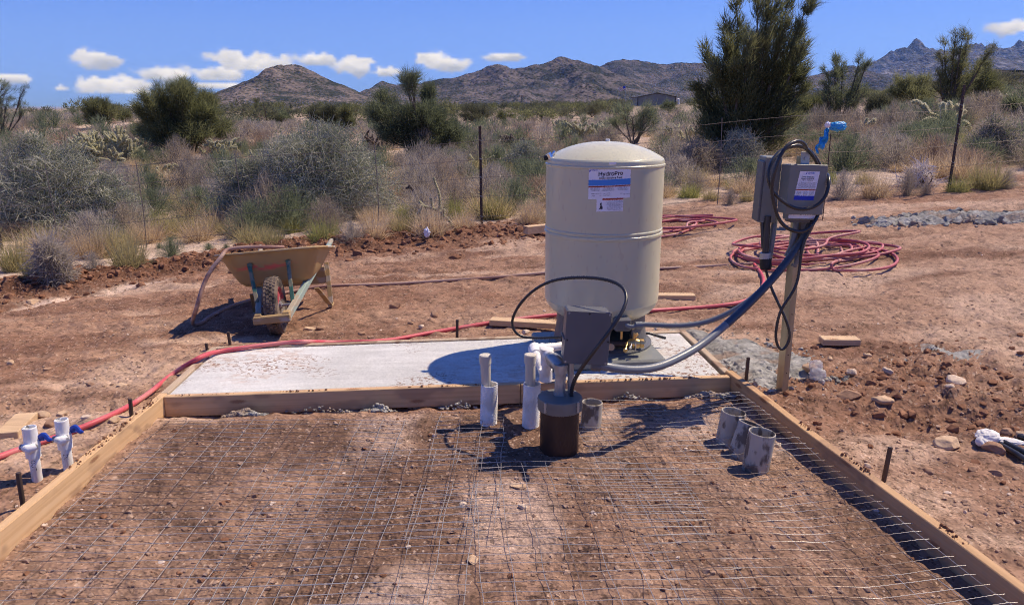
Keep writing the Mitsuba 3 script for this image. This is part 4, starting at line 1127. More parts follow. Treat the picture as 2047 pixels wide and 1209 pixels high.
def hose_coil(px, py, turns, r0, r1, seed, label, tails=(), sq=.85):
    c = on_ground(px, py)
    r = np.random.default_rng(seed)
    pts = []
    for k in range(turns * 9):
        a = 2 * PI * k / 9 * -1 + r.uniform(-.1, .1)
        turn = k / 9
        if k % 9 == 0:
            rad, off = r.uniform(r0, r1), r.normal(0, .13, 2) * [1.4, 1]
        q = c[:2] + off + rad * np.array([math.cos(a) * 1.12, math.sin(a) * sq]) + r.normal(0, .012, 2)
        pts.append([q[0], q[1], float(surf(*q)) + .012 + .0105 * turn * (.65 + .5 * math.sin(a * .5 + turn))])
    pts += [on_ground(a, b, .012 + .01 * (len(tails) - i > 3)) for i, (a, b) in enumerate(tails)]
    return S('hose_coil', tube(spl(pts, 34 * turns + 14 * len(tails)), .0128, 8), 'hose_coil', label, 'hose', smooth=50)


hose_coil(1612, 505, 9, .30, .60, 5, 'large tangled coil of red hose on the dirt behind the strut post', [(1640, 516), (1690, 503), (1745, 496), (1785, 508), (1794, 520), (1775, 534), (1730, 540), (1690, 541), (1664, 537), (1662, 530), (1690, 518), (1730, 505), (1752, 498)])
hose_coil(1330, 452, 6, .30, .52, 8, 'smaller red hose coil half hidden behind the tank', ())

# ------------------------------------------------------------------ scrap lumber
def scrap(ax, ay, bx, by, w, h, label, lift=0.0, tilt=0.0, mat='wood_scrap'):
    a, b = on_ground(ax, ay), on_ground(bx, by)
    z = max(a[2], b[2]) + h / 2 - .006 + lift
    p, q = np.array([a[0], a[1], z + tilt]), np.array([b[0], b[1], z - tilt])
    off = np.array([-(q - p)[1], (q - p)[0], 0]); off /= np.linalg.norm(off)
    off *= w / 2 * np.sign(off[1])
    S('lumber_scrap', beam(p + off, q + off, w, h, .003), mat, label, 'lumber', smooth=25)


scrap(978, 655, 1112, 664, .09, .040, 'cut lumber piece lying behind the pad, left of the grey splice box', .02)
scrap(1306, 600, 1391, 600, .09, .042, 'cut lumber piece on the dirt just right of the tank')
scrap(1055, 472, 1112, 466, .10, .09, 'lumber block at the edge of the scrub, left of the tank', .02)
scrap(1645, 692, 1721, 690, .09, .040, 'short cut lumber block lying right of the strut post')
scrap(-10, 880, 38, 876, .24, .040, 'lumber offcut at the left edge behind the white valves')
scrap(560, 507, 660, 500, .09, .03, 'low board behind the wheelbarrow tray')

# ------------------------------------------------------------------ white pipes with blue valve handles
for (bx, by, tx, ty, lab, word) in ((75, 957, 58, 853, 'open white pipe with blue ball valve marked OUT, nearer the camera', 'OUT'), (138, 938, 122, 838, 'open white pipe with blue ball valve right beside the form board', 'IN')):
    b = on_ground(bx, by)
    t = at_y(tx, ty, b[1])
    h = t[2] - b[2]
    ax = (t - b) / h
    v_ = thing('valve_pipe', lab, 'pipe')
    P(v_, 'pipe', tube([b - [0, 0, .08], b + ax * h * .55], .0200, 22), 'pvc', 50)
    P(v_, 'coupling', tube([b + ax * h * .44, b + ax * h * .44, b + ax * h * .52, b + ax * h * .58, b + ax * h * .66, b + ax * h * .70, b + ax * h * .76], [.019, .0275, .0275, .029, .030, .029, .0255], 26), 'pvc_smeared', 30)
    P(v_, 'valve_boss', tube([b + ax * h * .66 + [-.03, -.02, 0], b + ax * h * .66 + [.012, -.036, -.004], b + ax * h * .66 + [.03, -.02, .004]], [.012, .020, .012], 14), 'pvc_smeared', 50)
    P(v_, 'open_socket', pipe(b + ax * h * .72, t, .0262, .0218, 28), 'pvc_smeared', 30)
    hb = b + ax * h * .78
    P(v_, 'handle', cat(tube(spl([hb + [.028, .012, .0], hb + [.05, .012, .008], hb + [.060, .01, -.004], hb + [.080, .004, -.006]], 10), [.012, .012, .011, .010, .009, .009, .009, .009, .008, .004], 6), cyl(hb + [.015, .02, -.01], hb + [.04, .02, -.004], .012, 10)), 'handle_blue', 30, 'blue lever handle')
    m = text(word, .016, 0, 0, False, None, 0)
    vv = m[0]
    ang = -1.25 + vv[:, 1] / .020
    base_ = b + ax * h * .30
    P(v_, 'writing', (np.stack([base_[0] + .0204 * np.cos(ang), base_[1] + .0204 * np.sin(ang), base_[2] - vv[:, 0]], -1) + np.outer(-vv[:, 0], [ax[0], 0, 0]), m[1]), 'ink', False)

# ------------------------------------------------------------------ open pipe stubs
for (bx, by, tx, ty, r_, lab) in ((1460, 886, 1467, 822, .0540, 'dirty open pipe stub by the right form board, farthest of the three'), (1487, 910, 1500, 848, .0535, 'dirty open pipe stub, middle of the three by the right board'),
                                  (1517, 940, 1524, 863, .0545, 'dirty open pipe stub by the right board, nearest the camera'), (1183, 858, 1184, 803, .0480, 'dirty open pipe stub behind the brown well casing')):
    b = at_z(bx, by, .012) + [0, .05, 0]
    t = at_y(tx, ty, b[1])
    b[2] = -.03
    tl_ = np.array([.02, .03, 0]) if 'middle' in lab else np.array([.0, 0, 0])
    S('pipe_stub', pipe(b - tl_ * .4, t + tl_ * .4, r_, r_ - .005, 36), 'pvc_dirty', lab, 'pipe', smooth=30)

# ------------------------------------------------------------------ wet concrete lumps and spills
def lumps(px, py, rx, ry, n, size, seed, h=.05, z=.0):
    c = at_z(px, py, z)
    c[1] = FL[1] + (c[0] - FL[0]) * (FR[1] - FL[1]) / (FR[0] - FL[0]) - .012 - ry * .004
    r = np.random.default_rng(seed)
    sx = scale_at(c)
    out = []
    for k in range(n):
        a, q = r.uniform(0, 2 * PI), r.uniform(0, 1) ** .6
        s = size * r.uniform(.45, 1.25)
        v, f = rock(seed * 100 + k % 9, s, s * r.uniform(.8, 1.2), s * r.uniform(.6, .9), 1, .5)
        out.append(mv((v, f), (c[0] + math.cos(a) * q * rx * sx, c[1] + math.sin(a) * q * ry * sx * 2.0 * (1 if math.sin(a) < 0 else .3), 0), rz=r.uniform(0, 6)))
        p = out[-1][0].mean(0)
        out[-1][0][:, 2] += max(z - .02, float(surf(p[0], p[1]))) + h * (1 - q) * r.uniform(.4, 1) + s * .2
    return cat(*out)


for px, py, rx, ry, n, s, lab in ((505, 812, 44, 8, 170, .017, 'pile of wet grey concrete crumbs at the left of the front board'), (650, 806, 95, 4, 60, .008, 'thin line of concrete crumbs along the front board'), (762, 807, 34, 7, 90, .013, 'small concrete lump heap left of the ribbed sleeves'),
                                  (1412, 783, 52, 9, 190, .016, 'wet concrete crumbs in the far right corner of the form'), (920, 795, 40, 4, 40, .009, 'concrete crumbs behind the left ribbed sleeve'), (1260, 790, 60, 4, 50, .009, 'concrete crumbs along the board right of the casing')):
    S('concrete_crumbs', lumps(px, py, rx, ry, n, s, int(px), .05), 'wet_concrete', lab, 'concrete', 'wet concrete crumbs', smooth=40, kind='stuff')


def spill(poly_px, seed, label, z=.03, amp=.03, mat='wet_concrete', name='concrete_spill', res=.02):
    """a ragged low sheet of spilled concrete lying on the ground"""
    import shapely
    pts = np.array([on_ground(*q)[:2] for q in poly_px])
    pg_ = shapely.Polygon(pts).buffer(.07 if res < .03 else .0)
    x0, y0, x1, y1 = pg_.bounds
    nx, ny = int((x1 - x0 + .3) / res), int((y1 - y0 + .3) / res)
    X, Y = np.meshgrid(np.linspace(x0 - .15, x1 + .15, nx), np.linspace(y0 - .15, y1 + .15, ny), indexing='ij')
    d = shapely.distance(pg_.boundary, shapely.points(X.ravel(), Y.ravel())).reshape(X.shape) * np.where(shapely.contains_xy(pg_, X.ravel(), Y.ravel()).reshape(X.shape), 1, -1)
    q = np.stack([X * 6, Y * 6, 0 * X + seed], -1)
    d = d + (meshkit.fbm(q, 4, seed) - .5) * .28
    hgt = np.clip(d / .12, -1, 1)
    Z = surf(X, Y) + hgt * z + (np.abs(meshkit.fbm(q * 4, 4, seed + 2) - .5) * 2) * amp * np.clip(hgt, 0, 1) + (np.abs(meshkit.fbm(q * 11, 3, seed + 3) - .5)) * amp * .8 * np.clip(hgt, 0, 1) - .004
    gi = np.arange(nx * ny).reshape(nx, ny)
    f = np.stack([gi[:-1, :-1], gi[1:, :-1], gi[1:, 1:], gi[:-1, 1:]], -1).reshape(-1, 4)
    f = f[(hgt.ravel()[f] > -.15).any(1)]
    S(name, (np.stack([X, Y, Z], -1).reshape(-1, 3), f), mat, label, 'concrete', smooth=True, kind='stuff')
    r = np.random.default_rng(seed)
    xs, ys2 = r.uniform(x0 - .2, x1 + .2, 4000), r.uniform(y0 - .2, y1 + .2, 4000)
    dd = shapely.distance(pg_, shapely.points(xs, ys2))
    k = (r.uniform(0, 1, 4000) < np.exp(-dd / .05) * min(1, pg_.area * 1.2 / max((x1 - x0 + .4) * (y1 - y0 + .4), .01) + .1))
    xs, ys2 = xs[k][:1400], ys2[k][:1400]
    if res >= .03 or pg_.area > .2:
        S('concrete_crumbs', pebbles(len(xs), lambda r_, n: (xs, ys2), lambda r_, n: (.007 if res < .03 else .016) + (.014 if res < .03 else .05) * r_.uniform(0, 1, n) ** 4 + 0.0, seed, .9)
          if True else None, 'wet_concrete', 'crumbs of concrete scattered on the ' + label, 'concrete', smooth=40, kind='stuff')


spill([(1372, 664), (1420, 672), (1470, 684), (1530, 700), (1575, 712), (1620, 742), (1590, 745), (1548, 722), (1520, 738), (1540, 770), (1490, 752), (1440, 715), (1400, 686)], 3, 'rough wet concrete spilled outside the right end of the pad', .022, .035)
spill([(1720, 447), (1780, 440), (1840, 434), (1900, 430), (1980, 432), (2090, 436), (2090, 446), (1990, 446), (1900, 447), (1830, 450), (1770, 453)], 5, 'long strip of dumped grey concrete on the dirt road at right', .05, .06, res=.04)
spill([(1860, 694), (1890, 692), (1925, 700), (1932, 712), (1905, 716), (1880, 706)], 7, 'small pale splash of concrete on the red dirt', .008, .012)
spill([(1800, 716), (1815, 714), (1822, 720), (1808, 722)], 8, 'tiny concrete dab on the dirt beside the dug ground', .006, .010)

# ------------------------------------------------------------------ loose rocks
def rock_mat(name, a, b):
    principled(name, lambda p, n, uv: mix(a, b, dr.clip(fbm(p.x * 14, p.y * 14, p.z * 14, 3) * 1.5 - .25, 0, 1)) * (.85 + .3 * noise(p.x * 80, p.y * 80, p.z * 80)), rough=.9, spec=.15,
               bump=lambda p, n, uv: fbm(p.x * 45, p.y * 45, p.z * 45, 3) * .006)


rock_mat('rock_tan', (.52, .38, .26), (.40, .27, .17))
rock_mat('rock_pale', (.58, .47, .37), (.46, .35, .26))
rock_mat('rock_brown', (.26, .15, .10), (.36, .23, .15))
RK = [(1903, 900, 28, 20, 'rock_tan', 'blocky tan rock with a flat sunlit top, right of the strut stake', .55), (1917, 769, 26, 9, 'rock_pale', 'pale rounded flat rock in the right foreground dirt', 0), (1902, 775, 9, 5, 'rock_pale', 'small pale stone touching the flat rounded rock', 0),
      (1706, 748, 13, 8, 'rock_pale', 'smooth pale stone between the plastic bag and the flat rock', 0), (1777, 746, 12, 8, 'rock_pale', 'round pale stone above the dug hollow', 0), (1770, 806, 24, 10, 'rock_tan', 'long buff rock half buried in the dug soil', 0),
      (1812, 810, 9, 7, 'rock_tan', 'small yellowish rock at the end of the long buff rock', 0), (1702, 799, 26, 13, 'rock_brown', 'lump of brown soil beside the dug hollow', 0), (1624, 744, 20, 12, 'rock_tan', 'rounded rock behind the clear plastic bag', 0),
      (1996, 905, 24, 11, 'rock_brown', 'brown rock in front of the white glove', 0), (2015, 872, 15, 11, 'rock_brown', 'dark rock behind the white glove', 0), (2045, 876, 14, 8, 'rock_tan', 'tan rock at the right edge above the black pipes', 0),
      (1867, 712, 8, 5, 'rock_brown', 'small brown stone left of the concrete splash', 0), (1660, 720, 8, 5, 'rock_tan', 'small stone above the plastic bag', 0), (1738, 712, 10, 5, 'rock_tan', 'flat pinkish stone in the dug soil', .4),
      (790, 617, 13, 9, 'rock_brown', 'dark reddish rock on the open dirt behind the pad', 0), (868, 634, 11, 8, 'rock_brown', 'oval dark rock behind the pad, left of the lumber', 0), (842, 656, 7, 5, 'rock_pale', 'small pale stone just behind the pad', 0),
      (722, 669, 9, 5, 'rock_brown', 'small dark stone near the middle of the pad back edge', 0), (820, 648, 7, 4, 'rock_brown', 'little grey brown stone near the steel stake behind the pad', 0), (1051, 667, 10, 5, 'rock_pale', 'whitish stone under the cable loop', 0),
      (18, 729, 9, 6, 'rock_tan', 'small stone on the open dirt at the left edge', 0), (178, 772, 9, 5, 'rock_brown', 'dark stone left of the red hose', 0), (240, 773, 13, 5, 'rock_tan', 'flat tan stone left of the pad corner', .4), (92, 740, 9, 4, 'rock_brown', 'flat dark stone on the left dirt', .4),
      (60, 612, 16, 9, 'rock_tan', 'angular pink rock in the pale wash by the left bank', 0), (95, 855, 16, 12, 'rock_brown', 'reddish rock behind the left valve pipe', 0), (80, 836, 14, 9, 'rock_tan', 'tan rock farther behind the left valve pipe', 0), (122, 832, 14, 7, 'rock_tan', 'flat rock behind the right valve pipe', .5),
      (170, 838, 12, 6, 'rock_pale', 'pale flat stone under the red hose', .5), (226, 843, 12, 6, 'rock_tan', 'rounded stone between the red hose and the form board', 0), (618, 661, 14, 5, 'rock_tan', 'flat brown stone right of the wheelbarrow wheel', .5), (640, 659, 10, 5, 'rock_brown', 'dark clod stone right of the wheelbarrow', 0),
      (945, 1126, 16, 6, 'rock_tan', 'reddish stone lying under the wire mesh in the foreground', 0), (1035, 978, 17, 6, 'rock_tan', 'flat rock under the mesh in front of the casing', .5), (925, 1013, 10, 5, 'rock_pale', 'pale stone under the mesh left of the flat rock', 0), (1045, 1017, 10, 6, 'rock_pale', 'pale round stone under the middle mesh', 0),
      (815, 1096, 7, 5, 'rock_pale', 'grey stone under the overlapping mesh', 0), (1930, 1026, 5, 4, 'rock_pale', 'tiny white stone on the right dirt', 0), (1558, 893, 8, 6, 'rock_pale', 'pale stone in the shade of the right form board', 0), (1737, 934, 9, 5, 'rock_pale', 'pale stone left of the dark steel stake on the right', 0),
      (1863, 947, 14, 7, 'rock_brown', 'dark clod in the right foreground dirt', 0), (1948, 941, 12, 6, 'rock_brown', 'brown stone below the white glove', 0), (1995, 950, 13, 7, 'rock_brown', 'brown stone at the right edge below the glove', 0), (855, 479, 5, 4, 'rock_pale', 'white stone near the scrub edge', 0)]
for k, (px, py, rx, ry, m, lab, fl) in enumerate(RK):
    g = on_ground(px, py)
    s = scale_at(g)
    v, f = rock(200 + k, rx * s, rx * s * .8, max(ry * s * 1.05, .3 * rx * s), 3 if rx > 12 else 2, .3, fl)
    S('rock', mv((v, f), g + [0, rx * s * .6, ry * s * .30], rz=k * 1.3), m, lab, 'rock', 'loose rocks on the dirt', smooth=30)

# ------------------------------------------------------------------ plastic bag, glove, black pipes, marker, white litter
scene['m_clear_plastic'] = {'type': 'principledthin', 'base_color': {'type': 'rgb', 'value': [.86, .86, .86]}, 'roughness': .12, 'spec_trans': .72, 'diff_trans': .9, 'eta': 1.45}


def crumple(c, sx, sy, sz, seed, amp=.5, sub=4):
    m = trimesh.creation.icosphere(subdivisions=sub)
    v = np.array(m.vertices)
    r_ = 1 + amp * (np.abs(meshkit.fbm(v * 1.9 + seed, 3, seed) - .5) * 2.4 - .35) + amp * .25 * (meshkit.noise(v * 6 + seed, seed) - .5)
    return v * r_[:, None] * [sx, sy, sz] + c, np.array(m.faces)


g = on_ground(1640, 766)
bag = thing('plastic_bag', 'crumpled clear plastic bag lying against a rock right of the strut post', 'plastic bag')
P(bag, 'film', cat(crumple(g + [0, .045, .035], .045, .045, .036, 3, .28), crumple(g + [.008, .10, .065], .036, .04, .034, 4, .28), crumple(g + [.004, -.008, .012], .018, .018, .015, 5, .2)), 'clear_plastic', 50, kind='stuff')
principled('glove_white', (.66, .645, .62), rough=.8, spec=.2)
g = on_ground(1985, 893)
gl = thing('work_glove', 'white work glove draped over the ends of black pipes at the right edge', 'glove')
s_ = scale_at(g)
pts = np.array([[-20, 0], [-10, 6], [6, 7], [22, 2], [40, -7], [52, -12], [40, -15], [14, -6], [0, -9], [-12, -10], [-21, -7]]) * s_
body = []
for t in np.linspace(0, 1, 9):
    w = math.sin(PI * (.18 + .7 * t)) * .032 + .006
    body.append((g + [(-16 + 60 * t) * s_, .05 - .035 * t, .040 - .020 * t - .01 * math.cos(t * 9) * .4], w))
P(gl, 'palm', crumple(g + [0, .045, .03], .052, .05, .030, 9, .24), 'glove_white', 50)
P(gl, 'cuff', mv(crumple([0, 0, 0], .075, .030, .016, 11, .25), g + [.068, .02, .018], rz=-.35), 'glove_white', 50)
for k, (dx, dy, dz) in enumerate(((-.060, .0, -.004), (-.052, -.014, -.016), (-.030, -.022, -.022), (-.012, -.018, -.020))):
    P(gl, 'finger', tube(spl([g + [-.02, .03, .03], g + [-.038 + dx * .2, .02, .026], g + [dx, dy + .015, .018], g + [dx + .012, dy, .006]], 10), [.010, .012, .013, .013, .013, .012, .012, .011, .010, .006], 10), 'glove_white', 50)
for k, (a, b) in enumerate((((1992, 884), (2075, 935)), ((2004, 882), (2085, 926)), ((2036, 872), (2090, 890)))):
    p_, q_ = on_ground(*a, .012), on_ground(*b, .012)
    S('black_pipe', tube([p_, (p_ + q_) / 2 + [0, 0, .004], q_], .0125, 12), 'rubber', ('black pipe under the glove, nearer the camera', 'black pipe under the glove, second from the camera', 'black pipe end under the tan rock at the right edge')[k], 'pipe', smooth=50)

principled('blue_film', (.03, .30, .62), rough=.4, spec=.4)
mk = thing('blue_marker', 'blue plastic flagging tied to a thin stake behind the control box', 'marker')
ym = 8.6
p_ = at_y(1661, 266, ym)
pb = at_y(1653, 352, ym)
P(mk, 'stake', tube([p_, pb, [pb[0], pb[1], float(surf(pb[0], pb[1])) - .05]], .006, 8), 'steel_dark', 50)
sm_ = scale_at(p_)


def flag_sheet(pts, wid, seed):
    c = spl([at_y(a, b, ym + d) for a, b, d in pts], 18)
    w = np.interp(np.linspace(0, 1, 18), np.linspace(0, 1, len(wid)), wid) * sm_
    n_ = np.linspace(-1, 1, 9)
    V = c[:, None] + n_[None, :, None] * w[:, None, None] * np.array([.72, .35, .60])[None, None] + (meshkit.noise(np.stack([np.repeat(np.arange(18)[:, None] * .3, 9, 1), np.repeat(n_[None] * 2.5, 18, 0), np.zeros((18, 9)) + seed], -1), seed)[..., None] - .5) * np.array([.0, .16, .05])
    gi = np.arange(18 * 9).reshape(18, 9)
    return V.reshape(-1, 3), np.stack([gi[:-1, :-1], gi[1:, :-1], gi[1:, 1:], gi[:-1, 1:]], -1).reshape(-1, 4)


P(mk, 'bulb', crumple(at_y(1675, 253, ym), 17 * sm_, 13 * sm_, 10 * sm_, 4, .35), 'blue_film', 50)
P(mk, 'tail', flag_sheet([(1655, 258, 0), (1650, 268, .02), (1645, 282, -.02), (1641, 296, .03)], [6, 12, 17, 16], 3), 'blue_film', True)
P(mk, 'white_tie', crumple(at_y(1655, 250, ym), 7 * sm_, 5 * sm_, 6 * sm_, 8, .6, 3), 'paper', 50)
g = on_ground(853, 474)
S('litter', crumple(g + [0, .02, .05], .035, .03, .055, 6, .6, 3), 'paper', 'scrap of white litter at the scrub edge below the fence', 'litter', smooth=50)

# ------------------------------------------------------------------ wire fence on steel posts
fx = np.array([-9.5, -6.55, -4.85, -3.3, -1.85, -.39, 1.2, 2.75, 4.3, 5.66, 7.3, 9.5])
fy = np.array([9.9, 9.75, 9.8, 9.85, 9.9, 9.95, 9.95, 9.95, 9.9, 9.85, 9.8, 9.7])
fence = thing('wire_fence', 'five strand barbed wire fence crossing the scrub behind the work site', 'fence')
fz = np.array([at_y(*q, 9.9)[2] for q in ()] or terrain(fx, fy))
FT = lambda x: np.interp(x, fx, fy)
principled('fence_wire', (.16, .14, .13), rough=.5, metal=.5)
principled('fence_post', lambda p, n, uv: mix((.022, .018, .018), (.075, .045, .036), fbm(p.x * 20, p.y * 20, p.z * 8, 3)), rough=.6, spec=.4)
for k, h in enumerate((.10, .36, .60, .83, 1.06)):
    xx = np.linspace(-9.5, 9.5, 260)
    ph_ = np.interp(xx, fx, np.arange(len(fx)))
    sag = -.035 * np.abs(np.sin(ph_ * PI / 2.5)) * (1 + .3 * math.sin(k * 2.1))
    zz = CubicSpline(fx, terrain(fx, fy))(xx) + h + sag
    p_ = np.column_stack([xx, FT(xx) - .02, zz])
    w1 = tube(p_, .0026, 4, cap=False)
    barbs = []
    for xb in np.arange(-9.4, 9.4, .125):
        c_ = np.array([xb, FT(xb) - .02, np.interp(xb, xx, zz)])
        a_ = xb * 37.0
        barbs.append(tube([c_ - [.004, .018 * math.cos(a_), .018 * math.sin(a_)], c_ + [.004, .018 * math.cos(a_), .018 * math.sin(a_)]], .0022, 3, cap=False))
    P(fence, 'strand', w1, 'fence_wire', True)
    P(fence, 'barbs', cat(*barbs), 'fence_wire', kind='stuff')
for px, py in ((300, 486), (488, 466), (757, 452), (1436, 400), (125, 470)):
    g = ground_at(px, py)
    x_ = g[0] * 9.88 / g[1]
    y_ = FT(x_)
    z_ = float(terrain(x_, y_))
    P(fence, 'stay', tube([[x_, y_ - .03, z_ - .02], [x_ + .012, y_ - .03, z_ + .5], [x_ - .01, y_ - .03, z_ + 1.09]], .0055, 5), 'fence_wire', 50)
for (px, lean, lab) in ((16, -.02, 'dark steel fence post at the left edge in front of the grey shrub'), (963, -.015, 'dark steel fence post left of the tank'), (1893, .02, 'dark steel fence post at the right in front of the cactus')):
    g = ground_at(px, {16: 476, 963: 444, 1893: 374}[px])
    x_ = g[0] * (9.9 / g[1])
    y_ = FT(x_)
    z_ = float(terrain(x_, y_))
    t = thing('fence_post', lab, 'fence post', 'steel fence posts')
    hgt = 1.30 if px != 963 else 1.24
    P(t, 'web', mv(cat(beam([0, 0, -.2], [lean, 0, hgt], .034, .006, .001, (0, 1, 0)), beam([0, .016, -.2], [lean, .016, hgt], .006, .032, .001, (0, 1, 0))), (x_, y_, z_)), 'fence_post', kind='stuff')
    for k in range(22):
        zz = .05 + k * .056
        P(t, 'stud', mv(box(.022, .010, .016, .003), (x_ + lean * zz / hgt, y_ - .008, z_ + zz)), 'fence_post')
    for h in (.10, .36, .60, .83, 1.06):
        P(t, 'wire_clip', tube([[x_ - .022, y_ - .016, z_ + h + .008], [x_, y_ - .026, z_ + h], [x_ + .022, y_ - .016, z_ + h - .008]], .003, 5), 'galvanised', 50)


# ------------------------------------------------------------------ plants: blades, twigs, crowns
def unit(v):
    return v / (np.linalg.norm(v, axis=-1, keepdims=True) + 1e-12)


def blades(B, D, L, W, r, bend=None, seg=1):
    """thin leaf-sized faces: one triangle each, or a bent strip of three"""
    n = len(B)
    s = unit(np.cross(D, unit(r.normal(size=(n, 3)))))
    L, W = np.broadcast_to(L, n)[:, None], np.broadcast_to(W, n)[:, None]
    tip = B + D * L
    if bend is not None:
        tip = tip + bend * L
    if seg == 1:
        v = np.stack([B - s * W / 2, B + s * W / 2, tip], 1)
        f = np.arange(n * 3).reshape(n, 3)
    else:
        m = B + D * L * .55
        v = np.stack([B - s * W / 2, B + s * W / 2, m - s * W * .42, m + s * W * .42, tip], 1)
        k = np.arange(n)[:, None] * 5
        f = np.concatenate([k + [0, 1, 3], k + [0, 3, 2], k + [2, 3, 4]], 0)
    return v.reshape(-1, 3), f


def strips(P0, P1, P2, W, r):
    """kinked twigs: three points, flat strips of four triangles"""
    n = len(P0)
    s = unit(np.cross(P2 - P0, unit(r.normal(size=(n, 3)))))
    W = np.broadcast_to(W, n)[:, None]
    v = np.stack([P0 - s * W / 2, P0 + s * W / 2, P1 - s * W * .42, P1 + s * W * .42, P2 - s * W * .16, P2 + s * W * .16], 1)
    k = np.arange(n)[:, None] * 6
    f = np.concatenate([k + [0, 1, 3], k + [0, 3, 2], k + [2, 3, 5], k + [2, 5, 4]], 0)
    return v.reshape(-1, 3), f


def cone_dirs(n, r, lo, hi):
    el = np.radians(r.uniform(lo, hi, n))
    az = r.uniform(0, 2 * PI, n)
    return np.stack([np.cos(el) * np.cos(az), np.cos(el) * np.sin(az), np.sin(el)], -1)


leafy('grass_tan', (.54, .43, .29), (.35, .27, .175), 1.4)
leafy('grass_olive', (.27, .25, .11), (.40, .33, .19), 2.2)
leafy('grass_green', (.23, .25, .075), (.31, .29, .13), 2.4)
leafy('scrub_mauve', (.34, .29, .235), (.19, .165, .14), .9, .35)
leafy('scrub_grey', (.40, .36, .305), (.25, .22, .19), 1.1, .35)
leafy('scrub_rust', (.37, .28, .205), (.25, .19, .145), 1.1, .3)
leafy('twig_pale', (.42, .415, .34), (.20, .205, .165), 1.6, .12)
leafy('twig_white', (.58, .53, .49), (.36, .32, .30), 1.6, .1)
leafy('leaf_greygreen', (.19, .215, .135), (.115, .14, .09), 1.3, .42)
leafy('leaf_dark', (.078, .092, .045), (.19, .195, .10), 1.6, .5)
leafy('leaf_bluegreen', (.085, .105, .065), (.145, .165, .10), 1.2, .5)
leafy('leaf_olive', (.125, .138, .065), (.20, .208, .11), 1.3, .5)
leafy('leaf_far', (.078, .088, .055), (.135, .135, .09), .15, .4)
leafy('spine', (.74, .69, .50), (.58, .53, .37), 2.5, .35)
principled('cholla_skin', lambda p, n, uv: mix((.34, .33, .18), (.22, .20, .11), fbm(p.x * 8, p.y * 8, p.z * 8, 2)), rough=.8)
principled('cholla_dead', (.075, .055, .045), rough=.9)
principled('pad_green', lambda p, n, uv: mix((.12, .15, .075), (.20, .20, .12), fbm(p.x * 12, p.y * 12, p.z * 12, 2)), rough=.6)
principled('bark', lambda p, n, uv: mix((.085, .068, .055), (.16, .135, .115), fbm(p.x * 14, p.y * 14, p.z * 5, 3)), rough=.95, spec=.1)


def tuft(seed, n=650, h=.36, spread=.16, W=.004, lo=28, hi=88, seg=2, droop=.25):
    r = np.random.default_rng(seed)
    D = cone_dirs(n, r, lo, hi)
    a, q = r.uniform(0, 2 * PI, n), spread * np.sqrt(r.uniform(0, 1, n))
    B = np.stack([q * np.cos(a), q * np.sin(a), np.full(n, -.02)], -1)
    D = unit(D + np.stack([B[:, 0], B[:, 1], 0 * q], -1) * 2.2)
    L = h * r.uniform(.45, 1.12, n) * (.72 + .28 * D[:, 2])
    bend = np.stack([D[:, 0], D[:, 1], -np.ones(n)], -1) * droop * (1 - D[:, 2:]) * r.uniform(.3, 1.3, (n, 1))
    return blades(B, D, L, W * r.uniform(.6, 1.5, n), r, bend, seg)


def dome_scrub(seed, n=900, R=.5, h=.5, W=.006, tw=.16):
    """a rounded dry bush: fanning twigs with fine tips spread through the volume"""
    r = np.random.default_rng(seed)
    D = cone_dirs(n, r, 4, 89)
    rad = r.uniform(.25, 1, n) ** .55
    lump = .75 + .5 * meshkit.noise(D * 2.1 + seed, seed)
    T = D * np.array([R, R, h]) * (rad * lump)[:, None]
    dd = unit(unit(T) + r.normal(size=(n, 3)) * .45 + [0, 0, .25])
    L = tw * r.uniform(.5, 1.3, n)
    A = blades(T - dd * L[:, None] * .5, dd, L, W * r.uniform(.6, 1.4, n), r)
    k = n // 6
    Bq = np.stack([r.normal(0, R * .12, k), r.normal(0, R * .12, k), np.full(k, -.03)], -1)
    S_ = strips(Bq, (Bq + T[:k]) * .5 + [0, 0, .04 * h] + r.normal(0, .03, (k, 3)), T[:k], W * 1.3, r)
    return cat(A, S_)


def tangle(seed, Rx, Ry, Hh, n, tw=.22, W=.006, leafn=0, lw=.010, ll=.045, rough=1.05):
    """a big tangled shrub: kinked pale twigs in every direction, denser outside, and small leaves"""
    r = np.random.default_rng(seed)
    D = cone_dirs(n, r, -2, 89)
    lump = .92 - .52 * rough + rough * meshkit.fbm(D * 1.9 + seed * 3.1, 3, seed)
    rad = r.uniform(.12, 1, n) ** .45
    C = D * np.array([Rx, Ry, Hh]) * (rad * lump)[:, None]
    C[:, 2] = np.maximum(C[:, 2], .02)
    d0 = unit(unit(C) * .7 + r.normal(size=(n, 3)) * .75 + [0, 0, .2])
    L = tw * r.uniform(.4, 1.5, n)[:, None]
    d1 = unit(d0 + r.normal(size=(n, 3)) * .5)
    P0, P1 = C - d0 * L * .5, C
    tws = strips(P0, P1, C + d1 * L * .55, W * r.uniform(.5, 1.4, n), r)
    k = 36
    stems = []
    for i in range(k):
        T_ = C[r.integers(n)]
        b = np.array([T_[0] * .12, T_[1] * .12, -.05])
        stems.append(tube(spl([b, (b + T_) / 2 * [.8, .8, 1.1] + r.normal(0, .05, 3), T_], 6), np.linspace(.014, .004, 6), 4, cap=False))
    lv = None
    if leafn:
        i = r.integers(0, n, leafn)
        Lp = P0[i] + (P1 - P0)[i] * r.uniform(0, 2, (leafn, 1)) + r.normal(0, .035, (leafn, 3))
        lv = blades(Lp, unit(r.normal(size=(leafn, 3)) + [0, 0, .3]), ll * r.uniform(.5, 1.4, leafn), lw * r.uniform(.6, 1.4, leafn), r)
    return tws, cat(*stems), lv


